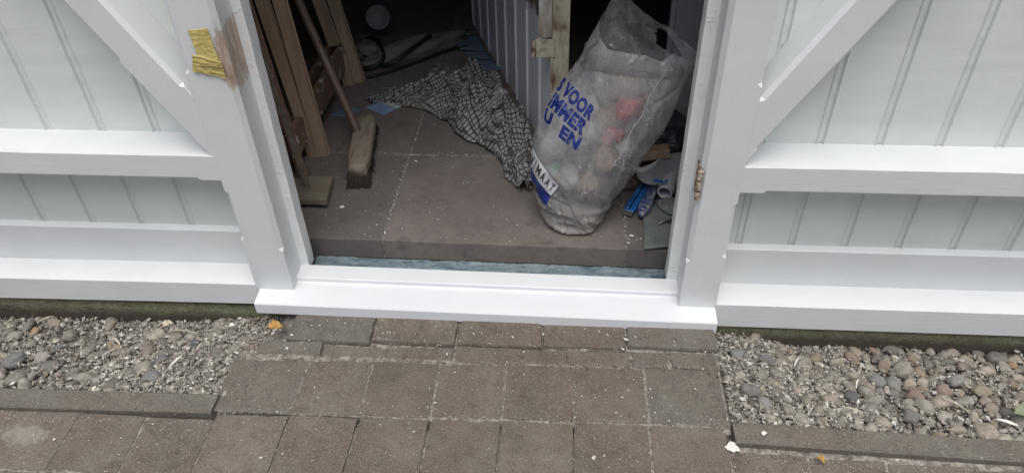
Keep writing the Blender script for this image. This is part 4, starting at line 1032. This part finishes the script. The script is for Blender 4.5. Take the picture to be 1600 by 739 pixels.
for i, (s, an, k, r, mt_, nm) in enumerate(RUB):
    q = cnt.get(mt_, 0); cnt[mt_] = q + 1
    blob(NM[mt_], inside(s, an, min(k, .37) if s > .72 else k * .9), (r * 1.15, r * .8, r * .9), RB.uniform(0, 6), mt_, LB[mt_][q], NM[mt_].split('_')[-1], 50 + i * 3, .5, 2, 'rubbish inside the clear bag')
# grey sanding dust filling the bottom of the bag
rings = []
for i in range(25):
    s = .02 + .345 * i / 24; k = .985 if i < 20 else .985 * (1 - (i - 19) / 5.2)
    rings.append([inside(s, 2 * PI * q / 48, k) + Vector((0, 0, .006 * noise.noise(Vector((q * .3, i * .4, 2))))) for q in range(48)])
o = obj('sanding_dust', loft(rings), 'dust', smooth=True); tag(rebase(o, (.05, .39, .11)), 'grey brown dust and grit filling the bottom of the clear bag', 'dust', kind='stuff')

# ------------------------------------------------------------------ tape on the left post
tp = thing('masking_tape', 'crumpled yellow masking tape stuck over a bare spot on the left door post', 'tape', (-.93, -.003, .88))
def tape(name, quad, amp, seed, y=-.003, n=26):
    q = [Vector(p_) for p_ in quad]; vs = []
    for j in range(n + 1):
        for i in range(n + 1):
            u, v = i / n, j / n; p_ = (q[0] * (1 - u) + q[1] * u) * (1 - v) + (q[3] * (1 - u) + q[2] * u) * v
            e = noise.noise(Vector((u * 5, v * 9, seed)))
            p_ = p_ + Vector((.0022 * noise.noise(Vector((u * 14, v * 14, seed + 3))), 0, .0022 * noise.noise(Vector((u * 14, v * 14, seed + 8)))))
            p_.y = y - amp * max(0, (1 - 3.2 * abs(noise.noise(Vector((u * 2.2 + seed, v * 7, seed)))))) - .0004; vs.append(p_)
    o = pyobj(name, vs, [(j * (n + 1) + i, j * (n + 1) + i + 1, (j + 1) * (n + 1) + i + 1, (j + 1) * (n + 1) + i) for j in range(n) for i in range(n)], 'tape', tp, True)
    md = o.modifiers.new('t', 'SOLIDIFY'); md.thickness = .0006; return o
tape('tape_strip', [(-.955, 0, .950), (-.903, 0, .957), (-.896, 0, .868), (-.948, 0, .868)], .0015, 1)
tape('tape_strip', [(-.962, 0, .885), (-.890, 0, .872), (-.890, 0, .818), (-.975, 0, .838)], .0028, 5, -.004)
tape('tape_strip', [(-.952, 0, .868), (-.888, 0, .862), (-.888, 0, .852), (-.945, 0, .856)], .002, 9, -.0085)

# ------------------------------------------------------------------ litter
rf = random.Random(77)
def scatter(name, n, fn, s_fn, mat, label, cat):
    L = []
    for k in range(n):
        q = fn()
        if q is None: continue
        L.append(chip(q, s_fn(), rf))
    o = stones(name, L, mat, False); return tag(o, label, cat, kind='stuff')
def fpav():
    x, y = rf.uniform(-2.0, 1.7), rf.uniform(-.95, -.07)
    if rf.random() < .5: y = -.07 - abs(rf.gauss(0, .12))
    if (x < -.96 or x > .47) and y > -.47: return (x, y, gz(x, y) + .014)
    return (x, y, .002 if y < -.165 else .008)
scatter('paint_flakes', 800, fpav, lambda: min(.008, .0017 * math.exp(rf.gauss(.1, .55))), 'flake', 'small white paint flakes scattered over the paving and gravel', 'flakes')
def fjoint():
    r_ = rf.random()
    if r_ < .22: x = rf.choice(PX + [.252, .252]) + rf.gauss(0, .003); y = rf.uniform(-.44, -.23)
    elif r_ < .45: x = rf.choice(XS) + rf.gauss(0, .003); y = rf.uniform(-.85, -.44)
    elif r_ < .72: x = rf.uniform(-.95, .48); y = rf.choice((-.23, -.23, -.160, -.436, -.436)) + rf.gauss(0, .004) + sk(x)
    elif r_ < .82: x = rf.uniform(-1.9, -.98); y = -.480 - abs(rf.gauss(0, .02)) + (x + 1) * .02
    elif r_ < .94: x = rf.uniform(.46, 1.5); y = -.50 - abs(rf.gauss(0, .022)) - (x - .48) * .03
    else: x = rf.uniform(-.96, .47); y = rf.uniform(-.6, -.07)
    if (x < -1.0 or x > .49) and y > -.47: return None
    return (x, y, .0005 if -.95 < x < .45 else -.004)
scatter('sandy_grit', 9000, fjoint, lambda: .0011 * math.exp(rf.gauss(.1, .4)), 'grit', 'sandy grit caught in the joints of the paving', 'grit')
def ffloor():
    x, y = rf.uniform(-1.1, .34), .22 + abs(rf.gauss(0, .5))
    if y > 2.2: return None
    if rf.random() < .35: y = .752 + rf.gauss(0, .008)
    elif rf.random() < .3: x = rf.choice((-.620, .217)) + rf.gauss(0, .004)
    return (x, y, fz(x) + .002)
scatter('floor_crumbs', 2000, ffloor, lambda: .0011 * math.exp(rf.gauss(.1, .5)), 'flake', 'pale crumbs and paint flakes scattered on the shed floor', 'crumbs')
def fdark():
    x, y = (rf.uniform(.44, .60), rf.uniform(-.46, -.08)) if rf.random() < .5 else (rf.uniform(-1.10, -.90), rf.uniform(-.44, -.10))
    if rf.random() < .3: x, y = rf.uniform(-.9, .47), -.232 + rf.gauss(0, .012)
    inb = x > .478 or x < -.965
    return (x, y, gz(x, y) + .010 if inb else .002)
scatter('soil_crumbs', 700, fdark, lambda: .0016 * math.exp(rf.gauss(.1, .5)), 'handle', 'dark brown soil crumbs along the edges of the paving', 'soil')
# bigger shavings, one by one
def strip(name, pts, w, mat, label, cat, grp=None):
    pts = [Vector(p_) for p_ in pts]; rings = []
    for i, p_ in enumerate(pts):
        d_ = (pts[min(i + 1, len(pts) - 1)] - pts[max(i - 1, 0)]).normalized(); s = d_.cross(Vector((0, 0, 1))).normalized(); k = .3 + .7 * math.sin(PI * (i + .5) / len(pts))
        rings.append([p_ - s * w * k, p_ + s * w * k, p_ + s * w * k * .8 + Vector((0, 0, .0012)), p_ - s * w * k * .8 + Vector((0, 0, .0012))])
    return tag(rebase(obj(name, loft(rings), mat), pts[0]), label, cat, grp)
G = 'wood and paint shavings lying in the gravel'
for i, (x, y, an, L_, w, lab) in enumerate([(-1.47, -.135, -.7, .05, .006, 'broad pale shaving at the top of the left gravel'), (-1.30, -.10, .12, .10, .003, 'long thin curved shaving below the mossy footing on the left'), (-1.77, -.07, .9, .05, .005, 'orange brown shaving at the far left below the footing'),
        (-1.19, -.285, 1.3, .05, .007, 'pointed white shaving beside the smooth grey stone'), (-1.44, -.24, .8, .04, .003, 'small bluish white sliver in the middle of the left gravel'), (.80, -.33, -.6, .055, .004, 'curled cream shaving at the right edging strip'),
        (.72, -.14, .8, .045, .004, 'white sliver on the fine gravel right of the doorstep'), (.87, -.25, 1.2, .04, .004, 'white sliver between the pebbles near the charcoal stone'), (1.10, -.28, -.5, .07, .0025, 'thin dead twig across the right pebbles'), (1.20, -.365, -.2, .05, .010, 'torn white flake lying at the right edging strip near the green leaf')]):
    z = gz(x, y) + .030; d_ = Vector((math.cos(an), math.sin(an), 0)); nrm = Vector((-d_.y, d_.x, 0))
    strip('shaving', [Vector((x, y, z)) + d_ * (L_ * k / 8) + nrm * (.13 * L_ * math.sin(k / 8 * 2.4 + i)) + Vector((0, 0, .006 * math.sin(k / 8 * PI))) for k in range(9)], w * .6, 'flake' if 'white' in lab else 'straw', lab, 'shaving', G)
def leaf_(c, L_, w, an, mat, label):
    vs, fs = [], []; d_ = Vector((math.cos(an), math.sin(an), 0)); nr = Vector((-d_.y, d_.x, 0)); n = 12
    for i in range(n + 1):
        k = i / n; ww = w * math.sin(PI * min(1, k * .96 + .02)) ** .7 * (1 + .10 * math.sin(k * 13))
        for s_ in (-1, -.5, 0, .5, 1): vs.append(Vector(c) + d_ * (L_ * (k - .5)) + nr * ww * s_ + Vector((0, 0, .010 * abs(s_) ** 1.5 + .008 * math.sin(k * 4) + .003 * math.sin(k * 17 + s_))))
    fs = [(i * 5 + j, i * 5 + j + 1, i * 5 + 6 + j, i * 5 + 5 + j) for i in range(n) for j in range(4)]
    o = pyobj('leaf', vs, fs, mat, smooth=True); md = o.modifiers.new('t', 'SOLIDIFY'); md.thickness = .0006
    return tag(rebase(o, c), label, 'leaf')
leaf_((-.905, -.128, .010), .045, .018, .2, 'leafy', 'dry ochre yellow leaf lying at the left end of the doorstep')
leaf_((-1.30, -.075, -.055), .034, .014, .9, 'straw', 'curled tan leaf on the gravel below the mossy footing')
leaf_((1.275, -.350, .018), .060, .024, .1, 'leafg', 'green leaf lying on the pebbles at the right edge')
leaf_((.690, -.525, .006), .022, .008, -.5, 'leafy', 'tiny yellow brown leaf on the paving below the right edging strip')
def flake(c, r, label, seed):
    n = 18; c = Vector(c); a = random.Random(seed); ph = a.uniform(0, 9); rg = [r * (.75 + .45 * noise.noise(Vector((math.cos(2 * PI * i / n) * 1.6 + ph, math.sin(2 * PI * i / n) * 1.6, seed))) + a.uniform(-.08, .12)) for i in range(n)]
    ring = lambda k, z: [c + Vector((math.cos(2 * PI * i / n) * rg[i] * k, math.sin(2 * PI * i / n) * rg[i] * k * .8, z)) for i in range(n)]
    return tag(rebase(obj('paint_flake', loft([ring(1, 0), ring(1, .0015), ring(.5, .0022)]), 'flake'), c), label, 'paint flake')
flake((.468, -.492, .004), .022, 'large jagged white paint flake on the joint left of the right edging strip', 1)
flake((-.805, .391, fz(-.8) + .001), .011, 'white paint flake on the shed floor right of the grey board offcut', 2)
flake((.235, .285, fz(.2) + .001), .009, 'white paint flake on the shed floor just left of the grey tile', 3)
flake((.222, .245, fz(.2) + .001), .007, 'small white flake nearest the floor joint in front of the grey tile', 4)
flake((.555, -.455, .021), .009, 'slim white paint flake lying on the right edging strip', 5)
flake((-1.065, -.10, -.012), .012, 'round white paint flake at the top right of the left gravel', 6)
